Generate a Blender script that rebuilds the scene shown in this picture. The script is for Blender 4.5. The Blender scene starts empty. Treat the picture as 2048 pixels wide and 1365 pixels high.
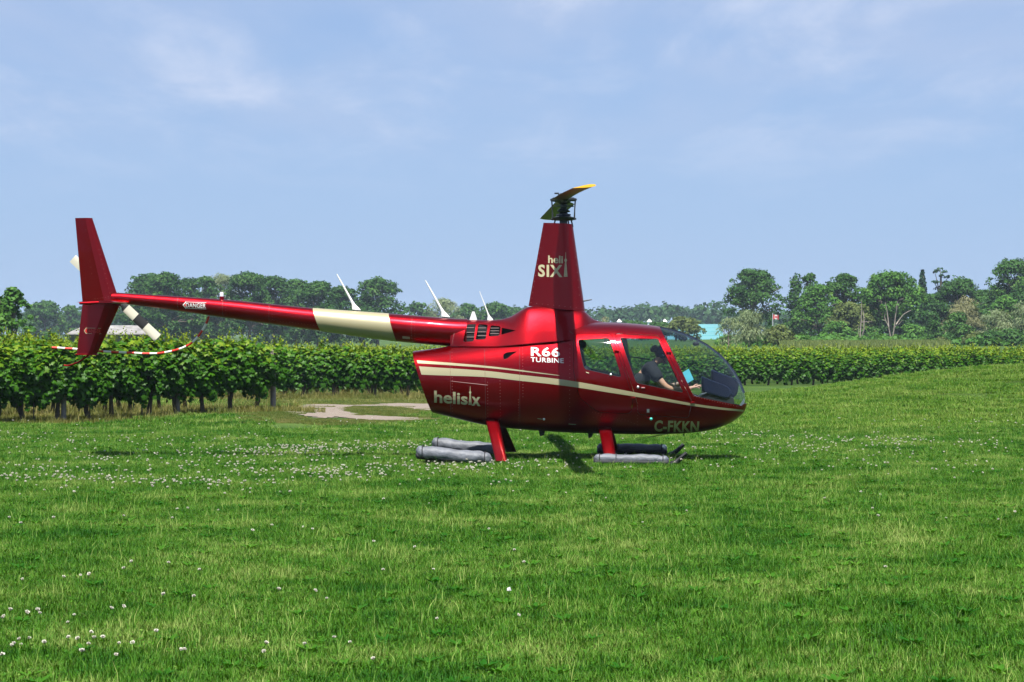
import bpy, bmesh, math, random
import numpy as np
from mathutils import Vector, Matrix
from mathutils.bvhtree import BVHTree

R = math.radians
random.seed(7)
rng = np.random.default_rng(7)
scene = bpy.context.scene
COL = scene.collection

# ------------------------------------------------------------------ camera, sky, sun, exposure
FOCAL = 4710.0            # in pixels of a 2048 wide picture
EYE = 1.7                 # camera height in metres
HORIZON = 665.0
cam_data = bpy.data.cameras.new('camera')
cam = bpy.data.objects.new('camera', cam_data)
COL.objects.link(cam)
cam.location = (0, 0, EYE)
cam.rotation_euler = (R(90), 0, 0)
cam_data.sensor_width = 36.0
cam_data.lens = 36.0 * FOCAL / 2048.0
cam_data.shift_y = -(682.5 - HORIZON) / 2048.0
cam_data.clip_start = 0.1
cam_data.clip_end = 12000
scene.camera = cam

SUN_EL = R(65)
SUN_AZ = R(-2.5)          # the sun stands behind the camera, a touch to its left
sun_dir = Vector((math.sin(SUN_AZ) * math.cos(SUN_EL), -math.cos(SUN_AZ) * math.cos(SUN_EL), math.sin(SUN_EL)))  # towards the sun
world = bpy.data.worlds.new('World')
scene.world = world
world.use_nodes = True
wn = world.node_tree.nodes
wl = world.node_tree.links
wn.clear()


def wnode(t, **kw):
    n = wn.new(t)
    for k, v in kw.items():
        setattr(n, k, v)
    return n


w_out = wnode('ShaderNodeOutputWorld')
w_bg = wnode('ShaderNodeBackground')
w_bg.inputs['Strength'].default_value = 0.05
w_sky = wnode('ShaderNodeTexSky', sky_type='NISHITA')
w_sky.sun_disc = False
w_sky.sun_elevation = SUN_EL
w_sky.sun_rotation = math.atan2(sun_dir.x, sun_dir.y)
w_sky.altitude = 0
w_sky.air_density = 1.0
w_sky.dust_density = 0.4
w_sky.ozone_density = 4.0
# soft thin clouds: a noise over the whole sky, seen in perspective like a cloud layer
w_tc = wnode('ShaderNodeTexCoord')
w_sep = wnode('ShaderNodeSeparateXYZ')
wl.new(w_tc.outputs['Generated'], w_sep.inputs[0])


def wmath(op, a, b=None, c=None, clamp=False):
    n = wnode('ShaderNodeMath', operation=op)
    n.use_clamp = clamp
    for i, v in enumerate((a, b, c)):
        if v is None:
            continue
        if isinstance(v, (int, float)):
            n.inputs[i].default_value = v
        else:
            wl.new(v, n.inputs[i])
    return n.outputs[0]


zc = wmath('MAXIMUM', w_sep.outputs['Z'], 0.0)
zd = wmath('ADD', zc, 0.06)
cu = wmath('DIVIDE', w_sep.outputs['X'], zd)
cv = wmath('DIVIDE', w_sep.outputs['Y'], zd)
w_cmb = wnode('ShaderNodeCombineXYZ')
wl.new(cu, w_cmb.inputs[0])
wl.new(wmath('MULTIPLY', cv, 0.34), w_cmb.inputs[1])
w_cmb.inputs[2].default_value = 3.7


def wnoise(scale, detail, rough, dist, off=0.0):
    mp = wnode('ShaderNodeMapping')
    mp.inputs['Location'].default_value = (off, off * 0.7, off * 0.3)
    wl.new(w_cmb.outputs[0], mp.inputs['Vector'])
    n = wnode('ShaderNodeTexNoise')
    n.inputs['Scale'].default_value = scale
    n.inputs['Detail'].default_value = detail
    n.inputs['Roughness'].default_value = rough
    n.inputs['Distortion'].default_value = dist
    wl.new(mp.outputs[0], n.inputs['Vector'])
    return n.outputs['Fac']


def wramp(v, a, b):
    n = wnode('ShaderNodeMapRange', interpolation_type='SMOOTHSTEP')
    n.inputs['From Min'].default_value = a
    n.inputs['From Max'].default_value = b
    wl.new(v, n.inputs['Value'])
    return n.outputs['Result']


broad = wramp(wnoise(0.9, 4, 0.55, 0.3, 8.1), 0.28, 0.66)
puffs = wramp(wnoise(2.6, 7, 0.60, 0.35, 4.4), 0.42, 0.76)
height_fade = wramp(w_sep.outputs['Z'], 0.045, 0.125)     # the layer sinks into the haze at the horizon
veil = wmath('MULTIPLY', broad, height_fade)
puff = wmath('MULTIPLY', wmath('MULTIPLY', puffs, height_fade), wmath('ADD', wmath('MULTIPLY', broad, 0.8), 0.25))
w_tint = wnode('ShaderNodeMix', data_type='RGBA', blend_type='MULTIPLY')
w_tint.inputs['Factor'].default_value = 1.0
wl.new(w_sky.outputs[0], w_tint.inputs[6])
w_tint.inputs[7].default_value = (0.75, 0.81, 0.98, 1)
w_mix1 = wnode('ShaderNodeMix', data_type='RGBA')
# summer haze whitens the low sky and thins out towards the zenith, as air does
haze_fac = wmath('MULTIPLY', wmath('EXPONENT', wmath('MULTIPLY', zc, -2.6)), 0.80)
wl.new(haze_fac, w_mix1.inputs['Factor'])
wl.new(w_tint.outputs[2], w_mix1.inputs[6])
w_mix1.inputs[7].default_value = (3.3, 4.8, 7.6, 1)
w_mix3 = wnode('ShaderNodeMix', data_type='RGBA')
wl.new(wmath('MULTIPLY', veil, 0.72, clamp=True), w_mix3.inputs['Factor'])
wl.new(w_mix1.outputs[2], w_mix3.inputs[6])
w_mix3.inputs[7].default_value = (4.55, 5.4, 7.3, 1)
w_mix2 = wnode('ShaderNodeMix', data_type='RGBA')
wl.new(wmath('MULTIPLY', puff, 0.80, clamp=True), w_mix2.inputs['Factor'])
wl.new(w_mix3.outputs[2], w_mix2.inputs[6])
w_mix2.inputs[7].default_value = (6.3, 6.9, 8.4, 1)
wl.new(w_mix2.outputs[2], w_bg.inputs['Color'])
wl.new(w_bg.outputs[0], w_out.inputs['Surface'])

sun_data = bpy.data.lights.new('sun', 'SUN')
sun = bpy.data.objects.new('sun', sun_data)
COL.objects.link(sun)
sun_data.energy = 5.0
sun_data.angle = R(0.53)
sun_data.color = (1.0, 0.955, 0.88)
sun.rotation_euler = sun_dir.to_track_quat('Z', 'Y').to_euler()
sun.location = (0, -20, 30)

vs = scene.view_settings
vs.view_transform = 'Standard'
vs.look = 'None'
vs.exposure = 1.2
vs.gamma = 1.0
vs.use_curve_mapping = False
cy = scene.cycles
cy.use_denoising = True
cy.max_bounces = 6
cy.diffuse_bounces = 2
cy.glossy_bounces = 4
cy.transmission_bounces = 6
cy.transparent_max_bounces = 24
cy.volume_bounces = 0
cy.use_adaptive_sampling = True
cy.adaptive_threshold = 0.015
cy.caustics_reflective = False
cy.caustics_refractive = False
cy.sample_clamp_indirect = 4.0


# ------------------------------------------------------------------ helpers
def tag(o, label=None, category=None, group=None, kind=None):
    for k, v in (('label', label), ('category', category), ('group', group), ('kind', kind)):
        if v:
            o[k] = v
    return o


def link(name, mesh, mat=None, parent=None):
    o = bpy.data.objects.new(name, mesh)
    COL.objects.link(o)
    if mat is not None:
        for m in (mat if isinstance(mat, (list, tuple)) else [mat]):
            mesh.materials.append(m)
    if parent is not None:
        o.parent = parent
    return o


def empty(name, loc=(0, 0, 0), rz=0.0):
    o = bpy.data.objects.new(name, None)
    COL.objects.link(o)
    o.empty_display_size = 0.3
    o.location = loc
    o.rotation_euler = (0, 0, rz)
    return o


def copy_tree(o, parent=None):
    c = o.copy()
    COL.objects.link(c)
    c.parent = parent
    for ch in list(o.children):
        copy_tree(ch, c)
    return c


def smooth(mesh, angle=40):
    mesh.polygons.foreach_set('use_smooth', np.ones(len(mesh.polygons), dtype=bool))
    if angle is not None:
        mesh.set_sharp_from_angle(angle=R(angle))
    mesh.update()
    return mesh


class MB:
    """collects shapes into one mesh"""
    def __init__(self):
        self.v = []
        self.f = []
        self.m = []
        self.mi = 0

    def add(self, verts, faces):
        b = len(self.v)
        self.v.extend([tuple(p) for p in verts])
        for f in faces:
            self.f.append(tuple(i + b for i in f))
            self.m.append(self.mi)

    def rings(self, rings, cap=True, closed=True):
        n = len(rings[0])
        verts = [p for r in rings for p in r]
        faces = []
        for i in range(len(rings) - 1):
            for j in range(n if closed else n - 1):
                k = (j + 1) % n
                faces.append((i * n + j, i * n + k, (i + 1) * n + k, (i + 1) * n + j))
        if cap and closed:
            faces.append(tuple(range(n - 1, -1, -1)))
            faces.append(tuple((len(rings) - 1) * n + j for j in range(n)))
        self.add(verts, faces)

    def box(self, c, s, rot=None, bev=0.0):
        c = Vector(c)
        hx, hy, hz = s[0] / 2, s[1] / 2, s[2] / 2
        if bev > 0:
            b = min(bev, hx * .95, hy * .95)
            rs = []
            for z, ins in ((-hz, b), (-hz + b, 0), (hz - b, 0), (hz, b)):
                a, d = hx - ins, hy - ins
                e = b
                rs.append([(a - e, -d, z), (a, -d + e, z), (a, d - e, z), (a - e, d, z), (-a + e, d, z), (-a, d - e, z), (-a, -d + e, z), (-a + e, -d, z)])
            rs = [[Vector(p) for p in r] for r in rs]
            if rot is not None:
                rs = [[rot @ p for p in r] for r in rs]
            self.rings([[p + c for p in r] for r in rs])
            return
        vs = [Vector((x, y, z)) for z in (-hz, hz) for y in (-hy, hy) for x in (-hx, hx)]
        if rot is not None:
            vs = [rot @ p for p in vs]
        self.add([p + c for p in vs], [(0, 2, 3, 1), (4, 5, 7, 6), (0, 1, 5, 4), (2, 6, 7, 3), (0, 4, 6, 2), (1, 3, 7, 5)])

    def tube(self, pts, rad, n=8, cap=True, flat=None):
        pts = [Vector(p) for p in pts]
        if not isinstance(rad, (list, tuple)):
            rad = [rad] * len(pts)
        prev = None
        rs = []
        for i, p in enumerate(pts):
            t = (pts[min(i + 1, len(pts) - 1)] - pts[max(i - 1, 0)]).normalized()
            if prev is None:
                a = Vector((0, 0, 1)) if abs(t.z) < 0.9 else Vector((1, 0, 0))
                u = t.cross(a).normalized()
            else:
                u = (prev - t * prev.dot(t)).normalized()
            prev = u
            w = t.cross(u)
            r = rad[i]
            rs.append([p + (u * math.cos(2 * math.pi * k / n) + w * math.sin(2 * math.pi * k / n)) * r for k in range(n)])
        self.rings(rs, cap)

    def lathe(self, c, prof, n=20, axis='z'):
        c = Vector(c)
        rs = []
        for r, h in prof:
            ring = []
            for k in range(n):
                a = 2 * math.pi * k / n
                p = (r * math.cos(a), r * math.sin(a), h)
                if axis == 'y':
                    p = (p[0], -h, p[1])
                elif axis == 'x':
                    p = (h, p[0], p[1])
                ring.append(c + Vector(p))
            rs.append(ring)
        self.rings(rs)

    def prism(self, poly, y0, y1):
        """polygon of (x, z) points run out along y"""
        n = len(poly)
        a = sum(poly[i][0] * poly[(i + 1) % n][1] - poly[(i + 1) % n][0] * poly[i][1] for i in range(n))
        if a < 0:
            poly = poly[::-1]
        if y0 > y1:
            y0, y1 = y1, y0
        vs = [(x, y0, z) for x, z in poly] + [(x, y1, z) for x, z in poly]
        fs = [tuple(range(n)), tuple(range(2 * n - 1, n - 1, -1))]
        for i in range(n):
            j = (i + 1) % n
            fs.append((j, i, i + n, j + n))
        self.add(vs, fs)

    def mesh(self, name='mesh'):
        me = bpy.data.meshes.new(name)
        me.from_pydata(self.v, [], self.f)
        if any(self.m):
            me.polygons.foreach_set('material_index', np.array(self.m, dtype=np.int32))
        me.update()
        return me

    def build(self, name, mat, parent=None, sm=None):
        me = self.mesh(name)
        if sm is not None:
            smooth(me, sm)
        return link(name, me, mat, parent)


def mesh_from_arrays(name, V, F, attrs=None, smooth_faces=False):
    """V (n,3); F (m,k) faces of one size; attrs: dict name -> per-vertex floats"""
    me = bpy.data.meshes.new(name)
    V = np.ascontiguousarray(V, dtype=np.float32)
    F = np.ascontiguousarray(F, dtype=np.int32)
    m, k = F.shape
    me.vertices.add(len(V))
    me.vertices.foreach_set('co', V.ravel())
    me.loops.add(m * k)
    me.loops.foreach_set('vertex_index', F.ravel())
    me.polygons.add(m)
    me.polygons.foreach_set('loop_start', np.arange(0, m * k, k, dtype=np.int32))
    if smooth_faces:
        me.polygons.foreach_set('use_smooth', np.ones(m, dtype=bool))
    me.update(calc_edges=True)
    for nm, arr in (attrs or {}).items():
        at = me.attributes.new(nm, 'FLOAT', 'POINT')
        at.data.foreach_set('value', np.ascontiguousarray(arr, dtype=np.float32))
    return me


def evaluated(obj):
    dg = bpy.context.evaluated_depsgraph_get()
    dg.update()
    return bpy.data.meshes.new_from_object(obj.evaluated_get(dg))


def boolean(mesh, *ops):
    """ops: (operation, mesh) ...  -> a new mesh"""
    cur = mesh
    for op, cutter in ops:
        a = bpy.data.objects.new('tmp_a', cur)
        b = bpy.data.objects.new('tmp_b', cutter)
        COL.objects.link(a)
        COL.objects.link(b)
        md = a.modifiers.new('b', 'BOOLEAN')
        md.operation = op
        md.object = b
        md.solver = 'EXACT'
        cur = evaluated(a)
        bpy.data.objects.remove(a)
        bpy.data.objects.remove(b)
    return cur


def catmull(xs, ys):
    xs = np.array(xs, float)
    ys = np.array(ys, float)
    m = np.zeros_like(xs)
    d = np.diff(ys) / np.diff(xs)
    m[1:-1] = np.where(d[:-1] * d[1:] > 0, 2 * d[:-1] * d[1:] / np.where(np.abs(d[:-1] + d[1:]) < 1e-9, 1, d[:-1] + d[1:]), 0)
    m[0], m[-1] = d[0], d[-1]

    def f(x):
        x = np.clip(x, xs[0], xs[-1])
        i = np.clip(np.searchsorted(xs, x) - 1, 0, len(xs) - 2)
        h = xs[i + 1] - xs[i]
        t = (x - xs[i]) / h
        return ((2 * t**3 - 3 * t**2 + 1) * ys[i] + (t**3 - 2 * t**2 + t) * h * m[i] + (-2 * t**3 + 3 * t**2) * ys[i + 1] + (t**3 - t**2) * h * m[i + 1])
    return f


# ------------------------------------------------------------------ materials
def material(name, color, rough=0.6, metal=0.0, coat=0.0, var=0.0, vscale=6.0, bump=0.0, bscale=40.0, spec=0.5, emis=None, space='Object', hue2=None):
    m = bpy.data.materials.new(name)
    m.use_nodes = True
    nt = m.node_tree
    b = nt.nodes['Principled BSDF']
    b.inputs['Base Color'].default_value = (*color, 1)
    b.inputs['Roughness'].default_value = rough
    b.inputs['Metallic'].default_value = metal
    b.inputs['Coat Weight'].default_value = coat
    b.inputs['Coat Roughness'].default_value = 0.06
    b.inputs['Specular IOR Level'].default_value = spec
    if var > 0 or bump > 0:
        tc = nt.nodes.new('ShaderNodeTexCoord')
        if var > 0:
            nz = nt.nodes.new('ShaderNodeTexNoise')
            nz.inputs['Scale'].default_value = vscale
            nz.inputs['Detail'].default_value = 5
            nt.links.new(tc.outputs[space], nz.inputs['Vector'])
            mx = nt.nodes.new('ShaderNodeMix')
            mx.data_type = 'RGBA'
            c2 = hue2 or tuple(max(0, c * (1 - var)) for c in color)
            c1 = color if hue2 else tuple(min(1, c * (1 + var)) for c in color)
            mx.inputs[6].default_value = (*c1, 1)
            mx.inputs[7].default_value = (*c2, 1)
            mr = nt.nodes.new('ShaderNodeMapRange')
            mr.inputs['From Min'].default_value = 0.3
            mr.inputs['From Max'].default_value = 0.7
            nt.links.new(nz.outputs['Fac'], mr.inputs['Value'])
            nt.links.new(mr.outputs[0], mx.inputs['Factor'])
            nt.links.new(mx.outputs[2], b.inputs['Base Color'])
        if bump > 0:
            nb = nt.nodes.new('ShaderNodeTexNoise')
            nb.inputs['Scale'].default_value = bscale
            nb.inputs['Detail'].default_value = 4
            nt.links.new(tc.outputs[space], nb.inputs['Vector'])
            bp = nt.nodes.new('ShaderNodeBump')
            bp.inputs['Strength'].default_value = bump
            bp.inputs['Distance'].default_value = 0.02
            nt.links.new(nb.outputs['Fac'], bp.inputs['Height'])
            nt.links.new(bp.outputs[0], b.inputs['Normal'])
    return m


def leaf_material(name, c_dark, c_mid, c_light, trans=0.3, rough=0.5, vary=0.0, vscale=0.3, spec=0.10, fine=0.0, fscale=4.0):
    """foliage: colour runs with the per-leaf 'tint' attribute (0 dark kind .. 1 young light leaf); thin leaves let light through"""
    m = bpy.data.materials.new(name)
    m.use_nodes = True
    nt = m.node_tree
    nt.nodes.remove(nt.nodes['Principled BSDF'])
    out = nt.nodes['Material Output']
    at = nt.nodes.new('ShaderNodeAttribute')
    at.attribute_name = 'tint'
    cr = nt.nodes.new('ShaderNodeValToRGB')
    e = cr.color_ramp.elements
    e[0].color = (*c_dark, 1)
    e[1].color = (*c_light, 1)
    k = e.new(0.5)
    k.color = (*c_mid, 1)
    fac = at.outputs['Fac']
    if vary > 0:
        geo = nt.nodes.new('ShaderNodeNewGeometry')
        nz = nt.nodes.new('ShaderNodeTexNoise')
        nz.inputs['Scale'].default_value = vscale
        nz.inputs['Detail'].default_value = 4
        nt.links.new(geo.outputs['Position'], nz.inputs['Vector'])
        ma = nt.nodes.new('ShaderNodeMath')
        ma.operation = 'MULTIPLY_ADD'
        nt.links.new(nz.outputs['Fac'], ma.inputs[0])
        ma.inputs[1].default_value = vary * 2
        ma.inputs[2].default_value = -vary
        ad = nt.nodes.new('ShaderNodeMath')
        ad.operation = 'ADD'
        ad.use_clamp = True
        nt.links.new(ma.outputs[0], ad.inputs[0])
        nt.links.new(fac, ad.inputs[1])
        fac = ad.outputs[0]
        if fine > 0:
            n2 = nt.nodes.new('ShaderNodeTexNoise')
            n2.inputs['Scale'].default_value = fscale
            n2.inputs['Detail'].default_value = 3
            nt.links.new(geo.outputs['Position'], n2.inputs['Vector'])
            m2 = nt.nodes.new('ShaderNodeMath')
            m2.operation = 'MULTIPLY_ADD'
            nt.links.new(n2.outputs['Fac'], m2.inputs[0])
            m2.inputs[1].default_value = fine * 2
            m2.inputs[2].default_value = -fine
            a2 = nt.nodes.new('ShaderNodeMath')
            a2.operation = 'ADD'
            a2.use_clamp = True
            nt.links.new(m2.outputs[0], a2.inputs[0])
            nt.links.new(fac, a2.inputs[1])
            fac = a2.outputs[0]
    nt.links.new(fac, cr.inputs['Fac'])
    p = nt.nodes.new('ShaderNodeBsdfPrincipled')
    p.inputs['Roughness'].default_value = rough
    p.inputs['Specular IOR Level'].default_value = spec
    tr = nt.nodes.new('ShaderNodeBsdfTranslucent')
    mx = nt.nodes.new('ShaderNodeMixShader')
    mx.inputs[0].default_value = trans
    nt.links.new(cr.outputs[0], p.inputs['Base Color'])
    yl = nt.nodes.new('ShaderNodeMix')
    yl.data_type = 'RGBA'
    yl.blend_type = 'MULTIPLY'
    yl.inputs['Factor'].default_value = 1
    yl.inputs[7].default_value = (1.35, 1.25, 0.45, 1)
    nt.links.new(cr.outputs[0], yl.inputs[6])
    nt.links.new(yl.outputs[2], tr.inputs['Color'])
    nt.links.new(p.outputs[0], mx.inputs[1])
    nt.links.new(tr.outputs[0], mx.inputs[2])
    nt.links.new(mx.outputs[0], out.inputs['Surface'])
    return m

# ------------------------------------------------------------------ terrain
def sstep(a, b, x):
    t = np.clip((np.asarray(x, float) - a) / (b - a), 0, 1)
    return t * t * (3 - 2 * t)


def ground_z(x, y):
    x = np.asarray(x, float)
    y = np.asarray(y, float)
    z = -0.6 * sstep(47, 95, y)
    z = z + 1.02 * sstep(4.0, 15.5, x) * sstep(38, 60, y) * (1 - sstep(62, 84, y))      # the grassy bank on the right
    z = z + 0.35 * sstep(14, 40, x) * sstep(50, 70, y) * (1 - sstep(70, 95, y))
    z = z + 0.10 * sstep(-8.5, -4.5, x) * sstep(40, 46, y) * (1 - sstep(50, 58, y)) * (1 - sstep(-4.5, -2, x))
    near = (1 - sstep(70, 110, y))
    z = z + near * (0.018 * np.sin(x * 1.1 + 0.7 * np.sin(y * 0.31)) + 0.014 * np.sin(y * 0.9 + x * 0.4)) * sstep(2, 8, np.abs(y - 31) + np.abs(x) * 0.2)
    z = z + 1.0 * sstep(118, 190, y) * sstep(4, 16, x)
    return z


def gz(x, y):
    return float(ground_z(x, y))


def axis(parts):
    out = []
    for a, b, s in parts:
        out.extend(np.arange(a, b, s).tolist())
    out.append(parts[-1][1])
    return np.array(out)


gx = axis([(-2500, -400, 300), (-400, -60, 20), (-60, -22, 2), (-22, 24, 0.5), (24, 60, 2), (60, 400, 20), (400, 2500, 300)])
gy = axis([(-400, -40, 40), (-40, 8, 4), (8, 72, 0.5), (72, 130, 2), (130, 500, 20), (500, 3000, 250)])
GX, GY = np.meshgrid(gx, gy)
GZ = ground_z(GX, GY)
nx, ny = len(gx), len(gy)
idx = np.arange(nx * ny).reshape(ny, nx)
GF = np.stack([idx[:-1, :-1], idx[:-1, 1:], idx[1:, 1:], idx[1:, :-1]], -1).reshape(-1, 4)
ground_mesh = mesh_from_arrays('ground', np.stack([GX, GY, GZ], -1).reshape(-1, 3), GF, smooth_faces=True)


def ground_material():
    m = bpy.data.materials.new('ground_soil_and_turf')
    m.use_nodes = True
    nt = m.node_tree
    b = nt.nodes['Principled BSDF']
    b.inputs['Roughness'].default_value = 0.95
    b.inputs['Specular IOR Level'].default_value = 0.1
    geo = nt.nodes.new('ShaderNodeNewGeometry')

    def noise(scale, detail=5):
        n = nt.nodes.new('ShaderNodeTexNoise')
        n.inputs['Scale'].default_value = scale
        n.inputs['Detail'].default_value = detail
        nt.links.new(geo.outputs['Position'], n.inputs['Vector'])
        return n.outputs['Fac']
    r1 = nt.nodes.new('ShaderNodeValToRGB')
    r1.color_ramp.elements[0].color = (0.020, 0.055, 0.009, 1)
    r1.color_ramp.elements[1].color = (0.070, 0.115, 0.024, 1)
    r1.color_ramp.elements[0].position = 0.3
    r1.color_ramp.elements[1].position = 0.75
    nt.links.new(noise(0.5), r1.inputs['Fac'])
    r2 = nt.nodes.new('ShaderNodeValToRGB')
    r2.color_ramp.elements[0].color = (0.55, 0.6, 0.5, 1)
    r2.color_ramp.elements[1].color = (1.35, 1.3, 1.25, 1)
    nt.links.new(noise(14, 8), r2.inputs['Fac'])
    mx = nt.nodes.new('ShaderNodeMix')
    mx.data_type = 'RGBA'
    mx.blend_type = 'MULTIPLY'
    mx.inputs['Factor'].default_value = 1
    nt.links.new(r1.outputs[0], mx.inputs[6])
    nt.links.new(r2.outputs[0], mx.inputs[7])
    nt.links.new(mx.outputs[2], b.inputs['Base Color'])
    bp = nt.nodes.new('ShaderNodeBump')
    bp.inputs['Strength'].default_value = 0.6
    bp.inputs['Distance'].default_value = 0.04
    nt.links.new(noise(30, 6), bp.inputs['Height'])
    nt.links.new(bp.outputs[0], b.inputs['Normal'])
    return m


ground = tag(link('ground', ground_mesh, ground_material()), 'mown grass field rising to a low bank on the right', kind='structure')


# gravel turning place between the vine blocks
def vnoise(x, y, s, seed=0):
    x = np.asarray(x, float) * s + seed * 7.13
    y = np.asarray(y, float) * s + seed * 3.71
    return (np.sin(x * 1.7 + np.sin(y * 1.3 + seed)) + np.sin(y * 2.1 + 1.9 * np.sin(x * 0.9 + 2 * seed)) + np.sin((x + y) * 1.1 + seed)) / 3


def gravel_mask(x, y):
    """> 0 where gravel shows"""
    x = np.asarray(x, float)
    y = np.asarray(y, float)
    # two arms meeting on the left round a grass island
    d_main = 1 - ((x + 3.75) / 0.85)**2 - ((y - 50.0) / 5.6)**2
    d_arm = 1 - (((x + 2.4) - 0.10 * (y - 53)) / 1.75)**2 - ((y - 55.0) / 3.6)**2
    d_near = 1 - ((x + 2.9) / 1.3)**2 - ((y - 46.6) / 1.5)**2
    isl = 1 - ((x + 2.85) / 0.75)**2 - ((y - 50.6) / 3.2)**2
    g = np.maximum(np.maximum(d_main, d_arm), d_near)
    return np.minimum(g, 0.15 - isl * 1.2) + 0.20 * vnoise(x, y, 2.2, 1) + 0.12 * vnoise(x, y, 6.5, 3)


px_ = np.arange(-5.4, -0.6, 0.09)
py_ = np.arange(44.5, 60, 0.14)
PX, PY = np.meshgrid(px_, py_)
keep = gravel_mask(PX[:-1, :-1] + 0.045, PY[:-1, :-1] + 0.07) > 0
pid = np.arange(PX.size).reshape(PX.shape)
PF = np.stack([pid[:-1, :-1], pid[:-1, 1:], pid[1:, 1:], pid[1:, :-1]], -1)[keep]
used, inv = np.unique(PF.ravel(), return_inverse=True)
PV = np.stack([PX, PY, ground_z(PX, PY) + 0.012], -1).reshape(-1, 3)[used]
gravel = link('gravel_path', mesh_from_arrays('gravel_path', PV, inv.reshape(-1, 4)), material('gravel', (0.20, 0.17, 0.14), 0.95, var=0.35, vscale=9, bump=0.8, bscale=40, hue2=(0.13, 0.10, 0.075)))
tag(gravel, 'pale grey gravel patch with a grass island beside the vines', kind='structure')
dirt_strip = axis([(-14, -6.2, 0.12)])
ds_y = np.arange(41.1, 41.75, 0.12)
DX, DY = np.meshgrid(dirt_strip, ds_y)
keep = (np.abs(DY[:-1, :-1] - 41.42) < 0.08 + 0.2 * vnoise(DX[:-1, :-1], DY[:-1, :-1], 1.7, 4)) & (DX[:-1, :-1] < -6.9 + 0.4 * vnoise(DX[:-1, :-1], DY[:-1, :-1], 3, 2))
pid = np.arange(DX.size).reshape(DX.shape)
PF = np.stack([pid[:-1, :-1], pid[:-1, 1:], pid[1:, 1:], pid[1:, :-1]], -1)[keep]
used, inv = np.unique(PF.ravel(), return_inverse=True)
PV = np.stack([DX, DY, ground_z(DX, DY) + 0.03], -1).reshape(-1, 3)[used]
tag(link('dirt_track', mesh_from_arrays('dirt_track', PV, inv.reshape(-1, 4)), material('dry_dirt', (0.17, 0.15, 0.09), 0.95, var=0.3, vscale=5, bump=0.7)), 'bare sandy strip in front of the left vines', kind='structure')

# ------------------------------------------------------------------ helicopter
# local axes: x forward (nose), y to its left (away from the camera), z up
HX, HY, YAW = 0.70, 31.1, R(-3.2)
HC, HS = math.cos(YAW), math.sin(YAW)


def L(px, py, w=0.0):
    """a point measured on the photograph, at lateral offset w, in the helicopter's own metres"""
    k = (px - 1024.0) / FOCAL
    s = (HX - w * HS - k * (HY + w * HC)) / (k * HS - HC)
    yw = HY + s * HS + w * HC
    return s, EYE - (py - HORIZON) / FOCAL * yw


def LV(px, py, w=0.0):
    s, z = L(px, py, w)
    return Vector((s, w, z))


def paint(name, color, rough, metal, coat):
    m = material(name, color, rough, metal, coat)
    nt = m.node_tree
    b = nt.nodes['Principled BSDF']
    tc = nt.nodes.new('ShaderNodeTexCoord')
    nz = nt.nodes.new('ShaderNodeTexNoise')
    nz.inputs['Scale'].default_value = 2.2
    nz.inputs['Detail'].default_value = 3
    nt.links.new(tc.outputs['Object'], nz.inputs['Vector'])
    mr = nt.nodes.new('ShaderNodeMapRange')
    mr.inputs['To Min'].default_value = rough * 0.85
    mr.inputs['To Max'].default_value = rough * 1.2
    nt.links.new(nz.outputs['Fac'], mr.inputs['Value'])
    nt.links.new(mr.outputs[0], b.inputs['Roughness'])
    bp = nt.nodes.new('ShaderNodeBump')
    bp.inputs['Strength'].default_value = 0.10
    bp.inputs['Distance'].default_value = 0.02
    n2 = nt.nodes.new('ShaderNodeTexNoise')
    n2.inputs['Scale'].default_value = 4.5
    n2.inputs['Detail'].default_value = 1
    nt.links.new(tc.outputs['Object'], n2.inputs['Vector'])
    nt.links.new(n2.outputs['Fac'], bp.inputs['Height'])
    nt.links.new(bp.outputs[0], b.inputs['Normal'])
    nt.links.new(bp.outputs[0], b.inputs['Coat Normal'])
    return m


M_RED = paint('red_metallic_paint', (0.225, 0.0004, 0.0040), 0.34, 0.92, 0.35)
M_CREAM = paint('champagne_paint', (0.33, 0.295, 0.175), 0.42, 0.25, 0.4)
M_BLACK = material('black_rubber_and_trim', (0.012, 0.012, 0.014), 0.55)
M_INNER = material('dark_cabin_lining', (0.018, 0.018, 0.020), 0.8, bump=0.2, bscale=60)
M_WHITE = material('white_plastic', (0.66, 0.66, 0.65), 0.4)
M_STEEL = material('dull_dark_steel', (0.05, 0.055, 0.06), 0.42, 0.7)
M_BRIGHT = material('bright_steel', (0.6, 0.6, 0.6), 0.3, 0.9)
M_CONSOLE = material('navy_instrument_hood', (0.004, 0.007, 0.020), 0.5, var=0.15, vscale=30, bump=0.15, bscale=120, spec=0.2)
M_SEAT = material('black_seat_leather', (0.016, 0.016, 0.018), 0.6, bump=0.3, bscale=50)
M_TAN = material('tan_seat_piping', (0.36, 0.26, 0.13), 0.6)
M_DECAL = material('champagne_lettering', (0.44, 0.39, 0.24), 0.45, 0.1)
M_DECAL_WHITE = material('white_lettering', (0.62, 0.62, 0.60), 0.5)
M_DECAL_RED = material('signal_red_lettering', (0.62, 0.02, 0.015), 0.5)


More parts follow.
